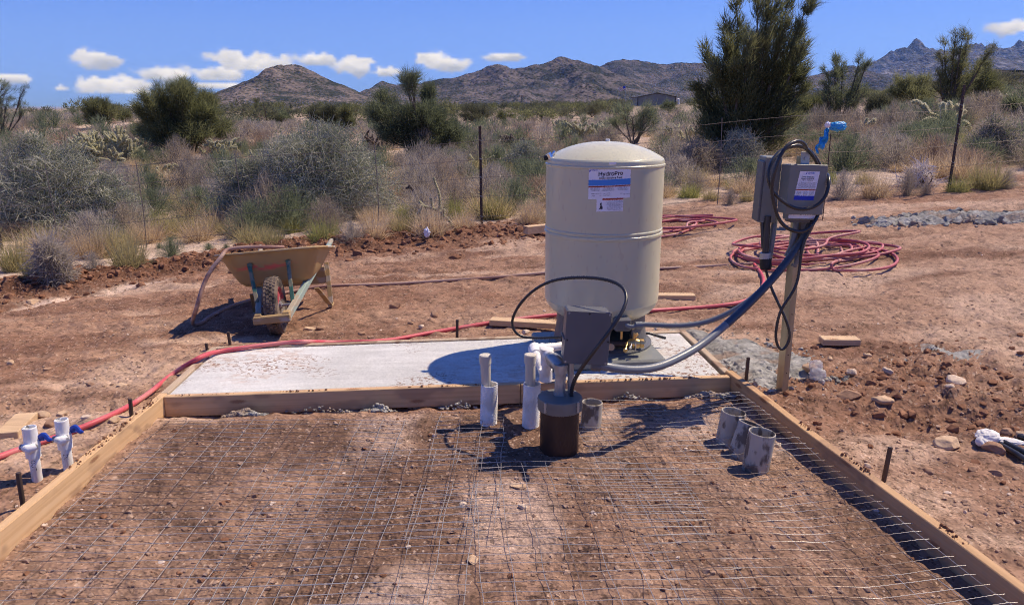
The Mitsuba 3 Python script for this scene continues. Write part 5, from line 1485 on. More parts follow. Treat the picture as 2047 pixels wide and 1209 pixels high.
def tree(name, label, base, lobes, mat='leaf_dark', seed=1, L=.22, W=.009, up=.55, dens=1.0, trunk_r=.06, twig=3, wander=.25, droop=0.0, group=None, spread=.45, depth=1.0, cat_='tree', plumes=()):
    """trunk, limbs to each lobe, twigs through the lobe and sprays of narrow leaves; lobes in the photograph's pixels at the trunk's distance"""
    r = np.random.default_rng(seed)
    if len(base) == 3:
        b = at_y(base[0], base[1], base[2])
        b[2] = min(b[2], float(terrain(b[0], b[1])))
    else:
        b = ground_at(*base)
    s = scale_at(b)
    allx = [c[0] for c in lobes]
    half = max(60, max(allx) - min(allx)) * s / 2
    wood, tw0, tw1, tw2, tips, tdir = [], [], [], [], [], []
    fork = b + [0, 0, .12 * (base[1] - min(c[1] for c in lobes)) * s]
    for k, (cx, cy, rx, ry) in enumerate(lobes):
        C = np.array([b[0] + (cx - base[0]) * s, b[1] + r.normal() * half * .38 * depth, b[2] + (base[1] - cy) * s])
        end = C + [0, 0, ry * s * .45]
        start = b + np.array([r.normal() * .04, r.normal() * .04, -.05])
        mid = (fork * .55 + C * .45) + r.normal(0, wander * rx * s, 3) * [.5, .5, .3]
        mid[2] = fork[2] + (C[2] - fork[2]) * .40
        limb = spl([start, start * .4 + mid * .6 - [0, 0, .05 * half], (mid + C) / 2 + r.normal(0, wander * rx * s * .3, 3), end], 18)
        rr = trunk_r * (.35 + .65 * min(1, rx * ry / 1600))
        wood.append(tube(limb, np.linspace(rr, rr * .12 + .003, 18), 6, cap=False))
        n = max(8, int(dens * 26 * math.sqrt(max(rx * ry, 60) / 400) ** 1.6))
        d = unit(r.normal(size=(n, 3)))
        rad = r.uniform(.15, 1, n) ** .5
        T = C + d * np.array([rx * s, rx * s * depth, ry * s]) * rad[:, None]
        li = np.clip((10 + 7 * r.uniform(0, 1, n) - 4 * (T[:, 2] < C[2])).astype(int), 4, 17)
        A = limb[li]
        tw0.append(A); tw2.append(T)
        tw1.append((A + T) / 2 + r.normal(0, .08 * rx * s, (n, 3)) + [0, 0, -.06 * ry * s])
        tips.append(T)
        tdir.append(unit(unit(T - A) * .8 + [0, 0, up] + r.normal(size=(n, 3)) * .2))
    for tx, ty, w in plumes:
        tip = b + [(tx - base[0]) * s, r.normal() * half * .5, (base[1] - ty) * s]
        start = b + np.array([r.normal() * .04, r.normal() * .04, -.05])
        k1 = fork + (tip - fork) * .38 + np.array([(tx - base[0]) * s * .12, 0, r.normal() * .04])
        limb = spl([start, (fork + start) / 2, k1, fork + (tip - fork) * .72 + r.normal(0, .03, 3), tip], 24)
        wood.append(tube(limb, np.linspace(trunk_r * .6, .004, 24), 5, cap=False))
        n = int(dens * 38 * (np.linalg.norm(tip - fork) / (100 * s)) ** .6)
        ti = r.uniform(.36, 1.0, n)
        A = limb[np.clip((ti * 23).astype(int), 0, 23)]
        ld = unit(np.gradient(limb, axis=0))[np.clip((ti * 23).astype(int), 0, 23)]
        d = unit(np.cross(ld, r.normal(size=(n, 3))))
        T = A + ld * (.25 * w * s) + d * (w * s * (1.25 - .85 * ti) * r.uniform(.2, 1, n))[:, None]
        tw0.append(A); tw2.append(T); tw1.append((A + T) / 2)
        tips.append(T); tdir.append(unit(ld * .8 + d * .55 + [0, 0, up * .35]))
    A, M_, T, TD = (np.vstack(q) for q in (tw0, tw1, tips, tdir))
    wood.append(strips(A, M_, T, trunk_r * .22 + .003, r))
    m = int(34 * dens ** .3)
    i = np.repeat(np.arange(len(T)), m)
    t = r.uniform(.35, 1.05, len(i))[:, None]
    Bp = M_[i] + (T - M_)[i] * t + r.normal(0, L * .22, (len(i), 3))
    D = unit(TD[i] + r.normal(size=(len(i), 3)) * spread + [0, 0, -droop])
    leaves = blades(Bp, D, L * r.uniform(.45, 1.25, len(i)), W * r.uniform(.6, 1.4, len(i)), r)
    tt = thing(name, label, cat_, group)
    P(tt, 'trunk', cat(*wood), 'bark', 50)
    P(tt, 'crown', leaves, mat)
    return tt


# ------------------------------------------------------------------ the large plants, one by one
tree('desert_tree', 'tallest desert tree, broom-like dark green sprays against the sky right of the tank', (1482, 332),
     [(1500, 150, 26, 26), (1475, 195, 42, 24), (1535, 205, 36, 22), (1412, 205, 26, 20), (1560, 235, 34, 24), (1500, 245, 52, 26), (1432, 248, 36, 24), (1465, 292, 46, 24), (1530, 282, 44, 22), (1405, 262, 22, 22)],
     'leaf_dark', 3, L=.20, W=.0115, up=.6, dens=.80, trunk_r=.085, spread=.30,
     plumes=[(1453, 16, 15), (1478, 14, 16), (1506, 10, 15), (1533, 16, 17), (1567, 2, 16), (1598, 18, 13), (1430, 50, 17), (1600, 62, 18), (1403, 96, 16), (1600, 108, 19), (1595, 140, 19), (1424, 80, 18), (1388, 172, 18), (1410, 128, 18), (1590, 178, 18), (1548, 50, 15), (1490, 60, 17), (1465, 90, 19), (1520, 90, 18), (1575, 95, 16), (1440, 140, 18)])
tree('desert_bush', 'large rounded green bush with spiky top on the left rise', (372, 306),
     [(345, 195, 18, 24), (385, 190, 26, 26), (410, 210, 26, 24), (330, 225, 36, 24), (300, 240, 32, 26), (370, 230, 50, 34), (420, 240, 32, 28), (445, 262, 24, 24), (290, 262, 22, 20), (340, 265, 46, 26), (400, 270, 46, 26), (372, 285, 40, 18)],
     'leaf_olive', 5, L=.30, W=.012, up=.5, dens=1.5, trunk_r=.08, spread=.5, cat_='bush', plumes=[(350, 172, 12), (372, 170, 12), (392, 182, 12), (330, 190, 12), (415, 196, 12), (300, 214, 12), (436, 222, 12)])
tree('desert_tree', 'scruffy dark green tree with one tall bare-necked branch, left of the middle fence post', (848, 318),
     [(832, 165, 18, 15), (855, 185, 12, 12), (815, 168, 12, 8), (770, 200, 26, 16), (760, 225, 22, 16), (860, 195, 14, 22), (800, 235, 40, 24), (850, 235, 40, 34), (885, 250, 34, 30), (910, 270, 22, 20), (840, 270, 52, 28), (790, 265, 32, 20), (880, 290, 34, 16), (845, 295, 36, 14)],
     'leaf_bluegreen', 8, L=.26, W=.011, up=.35, dens=1.4, trunk_r=.07, spread=.5)
tree('desert_tree', 'half bare grey tree cut by the left edge of the frame', (2, 292),
     [(8, 172, 16, 14), (40, 180, 22, 12), (58, 178, 10, 8), (30, 205, 24, 14), (8, 215, 22, 16), (48, 215, 16, 12), (-20, 190, 24, 24), (20, 235, 22, 12), (-25, 240, 30, 20), (0, 262, 26, 12)], 'leaf_greygreen', 12, L=.15, W=.010, up=.2, dens=.95, trunk_r=.075, wander=.5, spread=.8)
tree('desert_tree', 'small tree with two raised leafy arms behind the blue flagging', (1675, 262), [(1640, 190, 24, 16), (1702, 185, 20, 18), (1675, 210, 30, 14), (1650, 228, 22, 14), (1710, 222, 20, 14)], 'leaf_bluegreen', 15, L=.20, W=.011, up=.5, dens=.6, trunk_r=.08, plumes=[(1652, 116, 12), (1668, 120, 12), (1682, 128, 11), (1700, 116, 13), (1710, 126, 11), (1645, 138, 12), (1722, 150, 12), (1630, 165, 12)])
tree('desert_tree', 'tall dark tree with airy crown behind the right fence post', (1898, 232), [(1900, 140, 24, 16), (1870, 175, 26, 18), (1922, 180, 26, 18), (1885, 205, 32, 14)], 'leaf_dark', 18, L=.20, W=.011, up=.5, dens=.55, trunk_r=.09, spread=.5, plumes=[(1884, 70, 12), (1900, 66, 12), (1912, 74, 12), (1870, 84, 13), (1930, 80, 12), (1940, 100, 13), (1858, 108, 13), (1948, 128, 13), (1852, 142, 14), (1895, 100, 14), (1915, 110, 14), (1942, 150, 14)])
tree('desert_bush', 'dark green bush joined to the right of the airy tree', (1962, 218), [(1955, 140, 16, 18), (1945, 165, 24, 20), (1975, 165, 20, 20), (1990, 175, 14, 16), (1960, 190, 34, 18)], 'leaf_dark', 19, L=.28, W=.014, up=.5, dens=1.3, trunk_r=.06, cat_='bush')
tree('desert_bush', 'broad green bush left of the airy tree on the right', (1815, 226), [(1800, 165, 22, 14), (1830, 170, 22, 16), (1785, 185, 20, 16), (1815, 190, 36, 18), (1850, 190, 20, 16), (1770, 195, 18, 12)], 'leaf_olive', 20, L=.28, W=.014, up=.5, dens=1.3, trunk_r=.06, cat_='bush')
tree('desert_tree', 'open spreading tree with a dark forked trunk beyond the tank', (1268, 288), [(1240, 225, 22, 14), (1290, 225, 22, 16), (1262, 240, 28, 16), (1305, 242, 14, 16), (1230, 250, 16, 14), (1285, 258, 22, 14)], 'leaf_greygreen', 22, L=.26, W=.011, up=.5, dens=.8, trunk_r=.08, wander=.4)
tree('desert_tree', 'dark compact tree on the left skyline', (204, 258), [(190, 212, 18, 12), (215, 212, 20, 12), (205, 222, 32, 14), (180, 228, 16, 14), (228, 228, 16, 12), (204, 240, 28, 10)], 'leaf_dark', 25, L=.30, W=.02, up=.4, dens=1.6, trunk_r=.1)
tree('desert_tree', 'small dark tree just right of the skyline tree at left', (250, 246), [(246, 220, 9, 9), (254, 228, 11, 9), (248, 236, 11, 7)], 'leaf_dark', 26, L=.30, W=.02, up=.4, dens=2.0, trunk_r=.08)
tree('desert_bush', 'little spiky bush on the far left skyline', (140, 242), [(134, 228, 8, 8), (146, 228, 8, 8), (140, 234, 12, 6)], 'leaf_greygreen', 27, L=.34, W=.02, up=.6, dens=2.0, trunk_r=.05, cat_='bush')
for k, (bx, by, hw, top, lab) in enumerate(((520, 244, 24, 198, 'dark tree with a bent trunk below the left hill'), (562, 254, 36, 206, 'grey green tree beside the bent dark tree'), (655, 268, 42, 204, 'wide dark tree in the middle of the left plain'), (700, 268, 24, 212, 'narrow tree on the right side of the wide plain tree'),
                                             (742, 262, 16, 226, 'small dark bush left of the scruffy tree'), (950, 256, 36, 206, 'dark rounded bush on the plain behind the middle fence post'), (1012, 250, 26, 216, 'bush right of the dark rounded plain bush'), (1338, 231, 24, 201, 'green tree standing in front of the metal shed'),
                                             (1750, 245, 26, 196, 'sparse grey bush under the distant pinnacle'), (1615, 262, 30, 190, 'dim leafy tree between the tall tree and the two-armed tree'), (2030, 240, 26, 205, 'low bush at the far right edge'), (1190, 236, 26, 205, 'plain bush straight above the tank dome'))):
    rr = np.random.default_rng(60 + k)
    hh = by - top
    lob = [(bx + rr.uniform(-.62, .62) * hw, top + hh * rr.uniform(.18, .62), hw * rr.uniform(.3, .5), hh * rr.uniform(.16, .26)) for _ in range(7)] + [(bx, by - hh * .38, hw * .85, hh * .22)]
    tree('plain_tree', lab, (bx, by), lob, ('leaf_dark', 'leaf_bluegreen', 'leaf_far')[k % 3], 70 + k, L=.30, W=.018, up=.4, dens=1.5, trunk_r=.07)


def big_tangle(px, py, hw, top, seed, label, n, leafn, dy=0.0, mat='twig_pale', lmat='leaf_greygreen', cat_='shrub', name='tangled_shrub', W=.0065, ry=.75, rough=1.05):
    b = ground_at(px, py)
    b = b + [0, dy, 0]
    b[2] = float(terrain(b[0], b[1]))
    s = scale_at(b)
    tws, st, lv = tangle(seed, hw * s * 1.08, hw * s * ry, (py - top) * s * 1.12, n, .26, W, leafn, .011, .05, rough)
    t = thing(name, label, cat_)
    P(t, 'stems', mv(st, b), 'bark', 50)
    P(t, 'twigs', mv(tws, b), mat)
    if lv is not None:
        P(t, 'leaves', mv(lv, b), lmat)


big_tangle(622, 446, 172, 272, 1, 'broad grey green tangled shrub behind the fence, left of the middle post', 15000, 24000, .5, rough=.6)
big_tangle(485, 452, 80, 325, 13, 'lower grey green shrub joined to the left of the broad tangled one', 4200, 7000, .4)
big_tangle(55, 478, 135, 280, 2, 'grey green tangled shrub filling the left edge behind the fence', 11000, 18000, .55, rough=.7)
big_tangle(190, 470, 75, 362, 14, 'lower grey green shrub right of the left edge shrub', 3800, 6500, .4)
big_tangle(110, 562, 34, 482, 3, 'dead purplish grey twiggy shrub in front of the left grass clumps', 2600, 0, 0, 'scrub_grey')
big_tangle(1050, 340, 48, 285, 4, 'small grey green shrub between the middle fence post and the tank', 2600, 2500, 0)
big_tangle(1460, 335, 60, 262, 5, 'pale twiggy shrub at the foot of the tallest tree', 2600, 900, -.6, 'twig_pale')
big_tangle(2010, 330, 70, 240, 6, 'large dark grey shrub at the right edge behind the fence', 4600, 5200, .3, 'scrub_grey', 'leaf_bluegreen')
big_tangle(1835, 372, 44, 332, 7, 'bleached dead branches lying left of the right fence post', 420, 0, .0, 'twig_white', W=.010)
big_tangle(1210, 300, 50, 262, 9, 'dull mauve shrub behind the tank dome', 2200, 600, 0, 'scrub_mauve')
big_tangle(1390, 350, 70, 285, 10, 'brown grey shrub right of the tank shoulder', 4200, 800, 0, 'scrub_mauve')
big_tangle(700, 345, 60, 300, 11, 'grey shrub behind the right flank of the broad tangled shrub', 1800, 900, .8)


# ------------------------------------------------------------------ cholla and prickly pear
def cactus(label, base, seed, chains=None, w_px=50, h_px=60, rad=.026, seglen=.14, n0=7, levels=4, mat='spine', dead=False, spn=46, name='cholla_cactus'):
    b = ground_at(*base)
    s = scale_at(b)
    r = np.random.default_rng(seed)
    segs = []
    if chains:
        for ch in chains:
            c = spl([b + np.array([(x - base[0]) * s, dy, (base[1] - y) * s]) for x, y, dy in ch], max(5, 3 * len(ch)))
            segs += [(c[i], c[i + 1]) for i in range(len(c) - 1)]
    else:
        Hh, Wd = h_px * s, w_px * s
        front = [(b + [0, 0, -.04], unit(r.normal(size=3) * [1, 1, .2] + [0, 0, .4])) for _ in range(n0)]
        for lev in range(levels):
            nxt = []
            for p_, d_ in front:
                L_ = seglen * r.uniform(.7, 1.4) * (1.25 if lev == 0 else 1)
                q = p_ + d_ * L_
                if abs(q[0] - b[0]) > Wd or q[2] - b[2] > Hh * r.uniform(.8, 1.05):
                    continue
                segs.append((p_, q))
                for _ in range(r.choice([1, 2, 2, 3])):
                    nxt.append((q, unit(d_ * .7 + r.normal(size=3) * .6 + [0, 0, .35])))
            front = nxt
    skin, B, D = [], [], []
    for p_, q in segs:
        skin.append(tube([p_ - (q - p_) * .05, p_ + (q - p_) * .25, q - (q - p_) * .25, q + (q - p_) * .06], [rad * .7, rad, rad, rad * .55], 7))
        t = r.uniform(0, 1.04, spn)[:, None]
        ax = unit(q - p_)
        nrm = unit(np.cross(ax, r.normal(size=(spn, 3))))
        B.append(p_ + (q - p_) * t + nrm * rad * .6)
        D.append(unit(nrm + r.normal(size=(spn, 3)) * .35))
    t = thing(name, label, 'cactus')
    P(t, 'stem', cat(*skin), 'cholla_dead' if dead else 'cholla_skin', 50, kind='stuff')
    B, D = np.vstack(B), np.vstack(D)
    P(t, 'spines', blades(B, D, rad * r.uniform(.7, 1.35, len(B)), rad * .34, r), 'scrub_grey' if dead else mat)


cactus('pale spined cactus thicket on the left behind the grey shrub', (212, 332), 1, None, 64, 84, .033, .19, 15, 6, spn=90)
cactus('small pale cactus arms right of the left cactus thicket', (280, 318), 2, None, 24, 24, .03, .13, 7, 5)
cactus('low pale cactus under the large rounded bush', (450, 316), 3, None, 42, 38, .03, .17, 12, 5)
cactus('bare dark cactus skeleton at the left foot of the scruffy tree', (765, 298), 4, None, 34, 36, .03, .2, 9, 4, dead=True)
cactus('yellowish cactus clump just above the tank dome on the left', (1170, 296), 5, None, 48, 50, .04, .2, 12, 6)
cactus('leafless dark cactus skeleton right of the middle fence post', (1022, 306), 6, None, 28, 36, .026, .16, 6, 5, dead=True)
cactus('branched pale cactus right behind the middle fence post', (962, 345), 7, [[(958, 348, 0), (955, 330, 0), (945, 318, 0), (940, 310, .1)], [(958, 340, 0), (966, 325, .1), (968, 312, .1)], [(962, 335, 0), (975, 322, 0), (988, 312, -.05)], [(950, 322, 0), (938, 326, -.1), (934, 332, -.1)], [(965, 325, 0), (960, 308, .1)]], rad=.022)
cactus('pale green cactus right of the tank shoulder', (1345, 285), 8, None, 24, 34, .04, .18, 7, 5)
cactus('second pale green cactus beside the tallest tree', (1388, 285), 9, None, 22, 32, .035, .18, 6, 5)
cactus('pale cactus with angled arms between the tallest tree and the flagging', (1580, 286), 10, None, 28, 40, .032, .18, 6, 5)
cactus('pale cactus right of the blue flagging', (1722, 280), 11, [[(1712, 284, 0), (1716, 268, 0), (1728, 250, .1), (1734, 238, .1)], [(1722, 258, 0), (1722, 245, .2)], [(1716, 268, 0), (1705, 262, -.1), (1704, 270, -.1)], [(1728, 252, 0), (1742, 246, 0), (1743, 238, 0)], [(1720, 262, .1), (1735, 258, .2), (1745, 264, .2)], [(1728, 250, -.1), (1740, 240, -.1)]], rad=.036)
cactus('large spreading pale cactus just left of the right fence post', (1893, 275), 12,
       [[(1893, 275, 0), (1880, 255, 0), (1858, 240, -.1), (1840, 242, -.1), (1832, 254, -.1)], [(1893, 272, 0), (1890, 250, 0), (1884, 230, .1), (1884, 208, .1)], [(1893, 270, 0), (1900, 245, .1), (1898, 225, .1), (1898, 206, .2)], [(1890, 250, 0), (1870, 232, .2), (1850, 222, .2), (1838, 208, .2), (1824, 208, .2)], [(1858, 225, .2), (1846, 210, .2)],
        [(1886, 235, -.1), (1868, 222, -.2), (1868, 208, -.2)], [(1900, 245, 0), (1912, 232, 0), (1912, 210, 0)], [(1905, 255, 0), (1920, 232, .2), (1934, 224, .2)], [(1896, 262, 0), (1915, 246, -.2), (1925, 256, -.2), (1930, 262, -.2)], [(1880, 258, 0), (1866, 252, -.2), (1862, 260, -.2)], [(1886, 225, .1), (1876, 208, .1)], [(1912, 225, 0), (1906, 212, .1)]], rad=.040, spn=130)
cactus('pale cactus clump on the rise right of the fence post', (1985, 225), 13, None, 28, 40, .045, .22, 9, 5)
cactus('single short cactus stub standing alone left of the spreading cactus', (1806, 272), 14, [[(1806, 272, 0), (1806, 260, 0), (1805, 248, 0)]], rad=.036)
cactus('drooping cactus branch with one tall arm in front of the fence', (903, 462), 15, [[(904, 462, 0), (897, 440, 0), (884, 428, 0), (877, 421, 0), (864, 417, .0), (852, 414, .02), (838, 403, .05)], [(878, 420, 0), (880, 391, 0), (875, 376, .02), (869, 356, .03)], [(866, 417, 0), (863, 396, 0)], [(887, 427, 0), (888, 417, 0)], [(846, 410, 0), (842, 420, 0), (836, 430, 0)]], rad=.016, spn=50)
cactus('dark hooked cactus arm left of the drooping branch', (834, 430), 16, [[(834, 425, 0), (833, 401, 0), (831, 386, 0), (822, 376, 0), (813, 377, 0)], [(824, 377, 0), (819, 370, 0)]], rad=.02, dead=True)
cactus('dead cactus branch poking up inside the broad tangled shrub', (492, 345), 17, [[(518, 322, 0), (508, 312, 0), (503, 300, 0)], [(484, 330, .0), (476, 320, 0), (470, 316, 0)]], rad=.022)
for k, (px, py, pads, lab) in enumerate(((235, 356, [(-8, 5, 7, 0), (0, 9, 7, .6), (9, 6, 8, .2)], 'dark prickly pear pads on the ground left of centre'), (1008, 330, [(-6, 6, 5, .3), (4, 7, 6, .0), (9, 4, 4, .5)], 'prickly pear pads right of the middle fence post'), (426, 346, [(-5, 5, 5, .3), (4, 6, 5, .1)], 'pale prickly pear left of the broad tangled shrub'))):
    b = ground_at(px, py)
    s = scale_at(b)
    t = thing('prickly_pear', lab, 'cactus')
    for dx, dz, rr_, a in pads:
        m = trimesh.creation.icosphere(subdivisions=2)
        P(t, 'pad', mv((np.array(m.vertices) * [rr_ * s, .02, rr_ * s * 1.15], np.array(m.faces)), b + [dx * s, a * .1, dz * s], rz=a, ry=dx * .04), 'pad_green', 50)

# ------------------------------------------------------------------ grass clumps and dry scrub
def ply_at(mesh_dict, p, s, rz, sz=1.0):
    return {**mesh_dict, 'to_world': mi.ScalarTransform4f().translate([float(x) for x in p]).rotate([0, 0, 1], float(rz)).scale([float(s), float(s), float(s * sz)])}


TUFTS = {'tan': [mikit.ply(tuft(i, 640, .42, .16, .0056), 'm_grass_tan') for i in range(3)], 'olive': [mikit.ply(tuft(10 + i, 640, .38, .17, .0058), 'm_grass_olive') for i in range(3)],
         'green': [mikit.ply(tuft(20 + i, 640, .34, .17, .0060, 20, 85), 'm_grass_green') for i in range(3)]}
SCRUB = {'mauve': [mikit.ply(dome_scrub(i, 1300, .5, .5, .0055), 'm_scrub_mauve') for i in range(3)], 'grey': [mikit.ply(dome_scrub(30 + i, 1300, .5, .48, .0055), 'm_scrub_grey') for i in range(3)],
         'rust': [mikit.ply(dome_scrub(60 + i, 1200, .5, .44, .0055), 'm_scrub_rust') for i in range(2)], 'green': [mikit.ply(dome_scrub(80 + i, 1300, .5, .55, .007, .14), 'm_leaf_greygreen') for i in range(3)]}
_rv = np.random.default_rng(9)
KIND = {'tan': ('grass_clump', 'straw coloured grass clump', 'grass', 'straw coloured grass clumps in the scrub'), 'olive': ('grass_clump', 'dull olive grass clump', 'grass', 'olive grass clumps in the scrub'),
        'green': ('grass_clump', 'fresh yellow green grass clump', 'grass', 'fresh green grass clumps'), 'mauve': ('dry_shrub', 'dry mauve grey twiggy shrub', 'shrub', 'mauve grey dry shrubs'), 'grey': ('dry_shrub', 'pale grey dry shrub', 'shrub', 'pale grey dry shrubs'),
        'rust': ('dry_shrub', 'rust brown dry shrub', 'shrub', 'rust brown dry shrubs'), 'sage': ('green_shrub', 'low grey green leafy shrub', 'shrub', 'low grey green shrubs')}


def plant(kind, p, s, sz=1.0, label=None):
    protos = TUFTS.get(kind) or SCRUB['green' if kind == 'sage' else kind]
    nm, lb_, ct, gp = KIND[kind]
    key = uniq(nm)
    scene[key] = ply_at(protos[_rv.integers(len(protos))], p, s, _rv.uniform(0, 360), sz)
    d_ = 'just behind the fence' if p[1] < 13.5 else 'in the mid scrub' if p[1] < 24 else 'far out'
    u_ = p[0] / p[1]
    w_ = 'at the far left' if u_ < -.45 else 'left of centre' if u_ < -.18 else 'between middle fence post and tank' if u_ < .03 else 'seen past the tank' if u_ < .2 else 'below the tallest tree' if u_ < .38 else 'right of the control box'
    tag(key, label or f'{lb_} {d_}, {w_}', ct, None if label else gp + ' ' + d_ + ' ' + w_)


# (pixel x, base y, top y, half width, kind, label): the ones that stand out
NEAR = [(70, 530, 452, 78, 'tan', 'wide straw coloured grass clump in front of the left fence post'), (175, 520, 448, 48, 'tan', None), (225, 512, 446, 60, 'olive', None), (248, 540, 470, 52, 'olive', 'dark olive grass clump overhanging the left dirt bank'), (60, 565, 505, 40, 'olive', 'olive grass clump behind the dead purplish shrub'), (20, 545, 470, 45, 'olive', None),
        (290, 488, 432, 52, 'tan', None), (345, 478, 437, 34, 'olive', None), (418, 470, 432, 36, 'olive', None), (335, 516, 482, 32, 'sage', None), (385, 440, 385, 44, 'tan', None), (500, 492, 440, 52, 'olive', None), (468, 478, 430, 34, 'tan', None), (578, 468, 428, 32, 'green', 'bright green grass clump in front of the broad tangled shrub'),
        (645, 486, 430, 48, 'green', 'green grass clump right behind the wheelbarrow'), (540, 495, 450, 40, 'olive', None), (700, 488, 450, 40, 'grey', None), (745, 480, 422, 44, 'tan', None), (800, 470, 425, 36, 'olive', None), (862, 478, 405, 52, 'tan', 'straw coloured grass clump around the drooping cactus branch'), (810, 450, 405, 34, 'green', None), (925, 462, 415, 40, 'tan', None),
        (905, 440, 385, 40, 'green', None), (985, 440, 395, 34, 'green', None), (1060, 452, 395, 42, 'tan', 'tan grass clump touching the left side of the tank'), (1080, 448, 415, 30, 'olive', None), (310, 390, 362, 22, 'green', None), (290, 368, 335, 30, 'sage', None), (400, 385, 350, 36, 'sage', None), (175, 545, 510, 26, 'grey', None),
        (1382, 398, 360, 34, 'green', 'yellow green grass clump right of the tank'), (1425, 405, 372, 24, 'olive', None), (1465, 412, 385, 24, 'mauve', None), (1490, 388, 340, 44, 'tan', None), (1498, 405, 375, 24, 'olive', None), (1395, 372, 330, 36, 'olive', None), (1345, 392, 370, 18, 'olive', None), (1468, 380, 355, 20, 'green', None),
        (1690, 400, 350, 42, 'grey', 'grey shrub right of the control box'), (1760, 398, 345, 44, 'tan', None), (1735, 370, 340, 28, 'olive', None), (1800, 345, 322, 24, 'tan', None), (1822, 392, 350, 30, 'mauve', None), (1925, 386, 345, 32, 'green', 'yellow green grass clump just right of the right fence post'), (1985, 380, 315, 52, 'olive', None), (1935, 360, 300, 52, 'tan', None),
        (2025, 380, 345, 26, 'grey', None), (1770, 318, 290, 30, 'green', None), (1860, 392, 370, 20, 'mauve', None), (1665, 370, 335, 24, 'green', None), (1690, 310, 270, 46, 'rust', None), (1800, 300, 268, 44, 'rust', None), (1925, 318, 275, 40, 'tan', None), (880, 390, 330, 50, 'mauve', None), (925, 372, 320, 42, 'grey', None),
        (830, 355, 318, 44, 'tan', None), (780, 340, 300, 44, 'tan', None), (1000, 395, 350, 36, 'mauve', None), (690, 430, 400, 30, 'rust', None), (850, 430, 385, 40, 'rust', None), (1160, 330, 290, 40, 'rust', None), (215, 345, 322, 26, 'rust', None), (265, 340, 312, 26, 'tan', None), (420, 300, 270, 30, 'rust', None), (300, 415, 380, 30, 'olive', None),
        (255, 455, 425, 20, 'olive', None), (130, 520, 480, 26, 'tan', None), (410, 502, 490, 14, 'sage', None), (310, 500, 490, 10, 'sage', None), (445, 505, 492, 12, 'sage', None)]
taken = []
for px, py, top, hw, kind, lab_ in NEAR:
    p = ground_at(px, py)
    if p[1] < bank(p[0], 0) - .35:
        pass
    s = scale_at(p)
    isg = kind in ('tan', 'olive', 'green')
    r0 = .36 if isg else .5
    h0 = {'tan': .40, 'olive': .36, 'green': .31}.get(kind, .46)
    k = hw * s / r0
    plant(kind, p + [0, .12, -.01], k, (py - top) * s * 1.08 / (h0 * k), lab_)
    taken.append((p[0], p[1], hw * s))
taken = np.array(taken)
# scattered ones, nearest 280 or so as things, the rest as one mass of scrub
cand = []
for _ in range(10500):
    y = 10.0 * (58 / 10.0) ** _rv.uniform(0, 1)
    x = _rv.uniform(-1.1, 1.1) * y
    if y < bank(x, 0) + .5 or (meshkit.fbm(np.array([[x * .30, y * .30, 0.]]), 3, 51)[0] < .455 + .03 * _rv.normal()):
        continue
    cand.append((x, y))
cand = np.array(cand)
keep, grid = [], {}
for x, y in sorted(map(tuple, cand), key=lambda q: q[1]):
    d = .40 + .009 * y
    c = (int(x / .8), int(y / .8))
    if any((x - a) ** 2 + (y - b) ** 2 < d * d for i in (-1, 0, 1) for j in (-1, 0, 1) for a, b in grid.get((c[0] + i, c[1] + j), ())):
        continue
    if len(taken) and (((taken[:, 0] - x) ** 2 + (taken[:, 1] - y) ** 2) < (taken[:, 2] * .7) ** 2).any():
        continue
    grid.setdefault(c, []).append((x, y))
    keep.append((x, y))
for k, (px, py, w_, h_, lab_) in enumerate(((330, 352, 16, 18, 'small pale cactus in the open left of the broad tangled shrub'), (590, 292, 18, 20, 'pale cactus left of the scruffy tree, beyond the broad shrub'), (690, 262, 16, 18, 'pale cactus below the wide plain tree'), (1130, 268, 26, 24, 'pale cactus left above the tank dome'),
                                             (1215, 262, 20, 22, 'straggly cactus right above the tank dome'), (1310, 262, 18, 20, 'pale cactus right of the open spreading tree'), (1640, 292, 16, 26, 'pale cactus behind the blue flagging'), (1775, 262, 14, 22, 'pale cactus left of the spreading cactus, farther back'), (2030, 262, 20, 22, 'pale cactus at the far right edge'), (905, 300, 18, 16, 'pale cactus at the right foot of the scruffy tree'))):
    cactus(lab_, (px, py), 40 + k, None, w_ + 3, h_ + 4, .04, .19, 8, 5, spn=30)
kinds = ['tan', 'mauve', 'grey', 'olive', 'rust', 'sage', 'green']
count, stuff = {}, {}
for x, y in keep:
    w = meshkit.noise(np.array([[x * .25, y * .25, 3.3]]), 5)[0]
    pr = np.array([.22, .17, .18, .18, .04 + .06 * (w > .6), .19, .035 * (y < 16) + .005]); pr /= pr.sum()
    kd = kinds[_rv.choice(7, p=pr)]
    p = np.array([x, y, float(terrain(x, y)) - .02])
    s = _rv.uniform(.6, 1.35) * (1.0 if kd in ('tan', 'olive', 'green') else (.8 + .012 * min(y, 40)))
    nm = KIND[kd][0]
    count[nm] = count.get(nm, 0) + (abs(x / y) < .78)
    if abs(x / y) < .78 and count[nm] <= (150 if nm == 'grass_clump' else 200 if nm == 'dry_shrub' else 90):
        plant(kd, p, s, _rv.uniform(.75, 1.15))
    else:
        stuff.setdefault('tan' if kd in ('olive', 'green') else kd, []).append((p, s))
low = {'tan': tuft(40, 260, .36, .2, .010, 20, 85, 1), 'mauve': dome_scrub(41, 380, .5, .48, .012, .17), 'grey': dome_scrub(42, 380, .5, .46, .012, .17), 'rust': dome_scrub(43, 340, .5, .42, .012, .17), 'sage': dome_scrub(44, 380, .5, .5, .014, .15)}
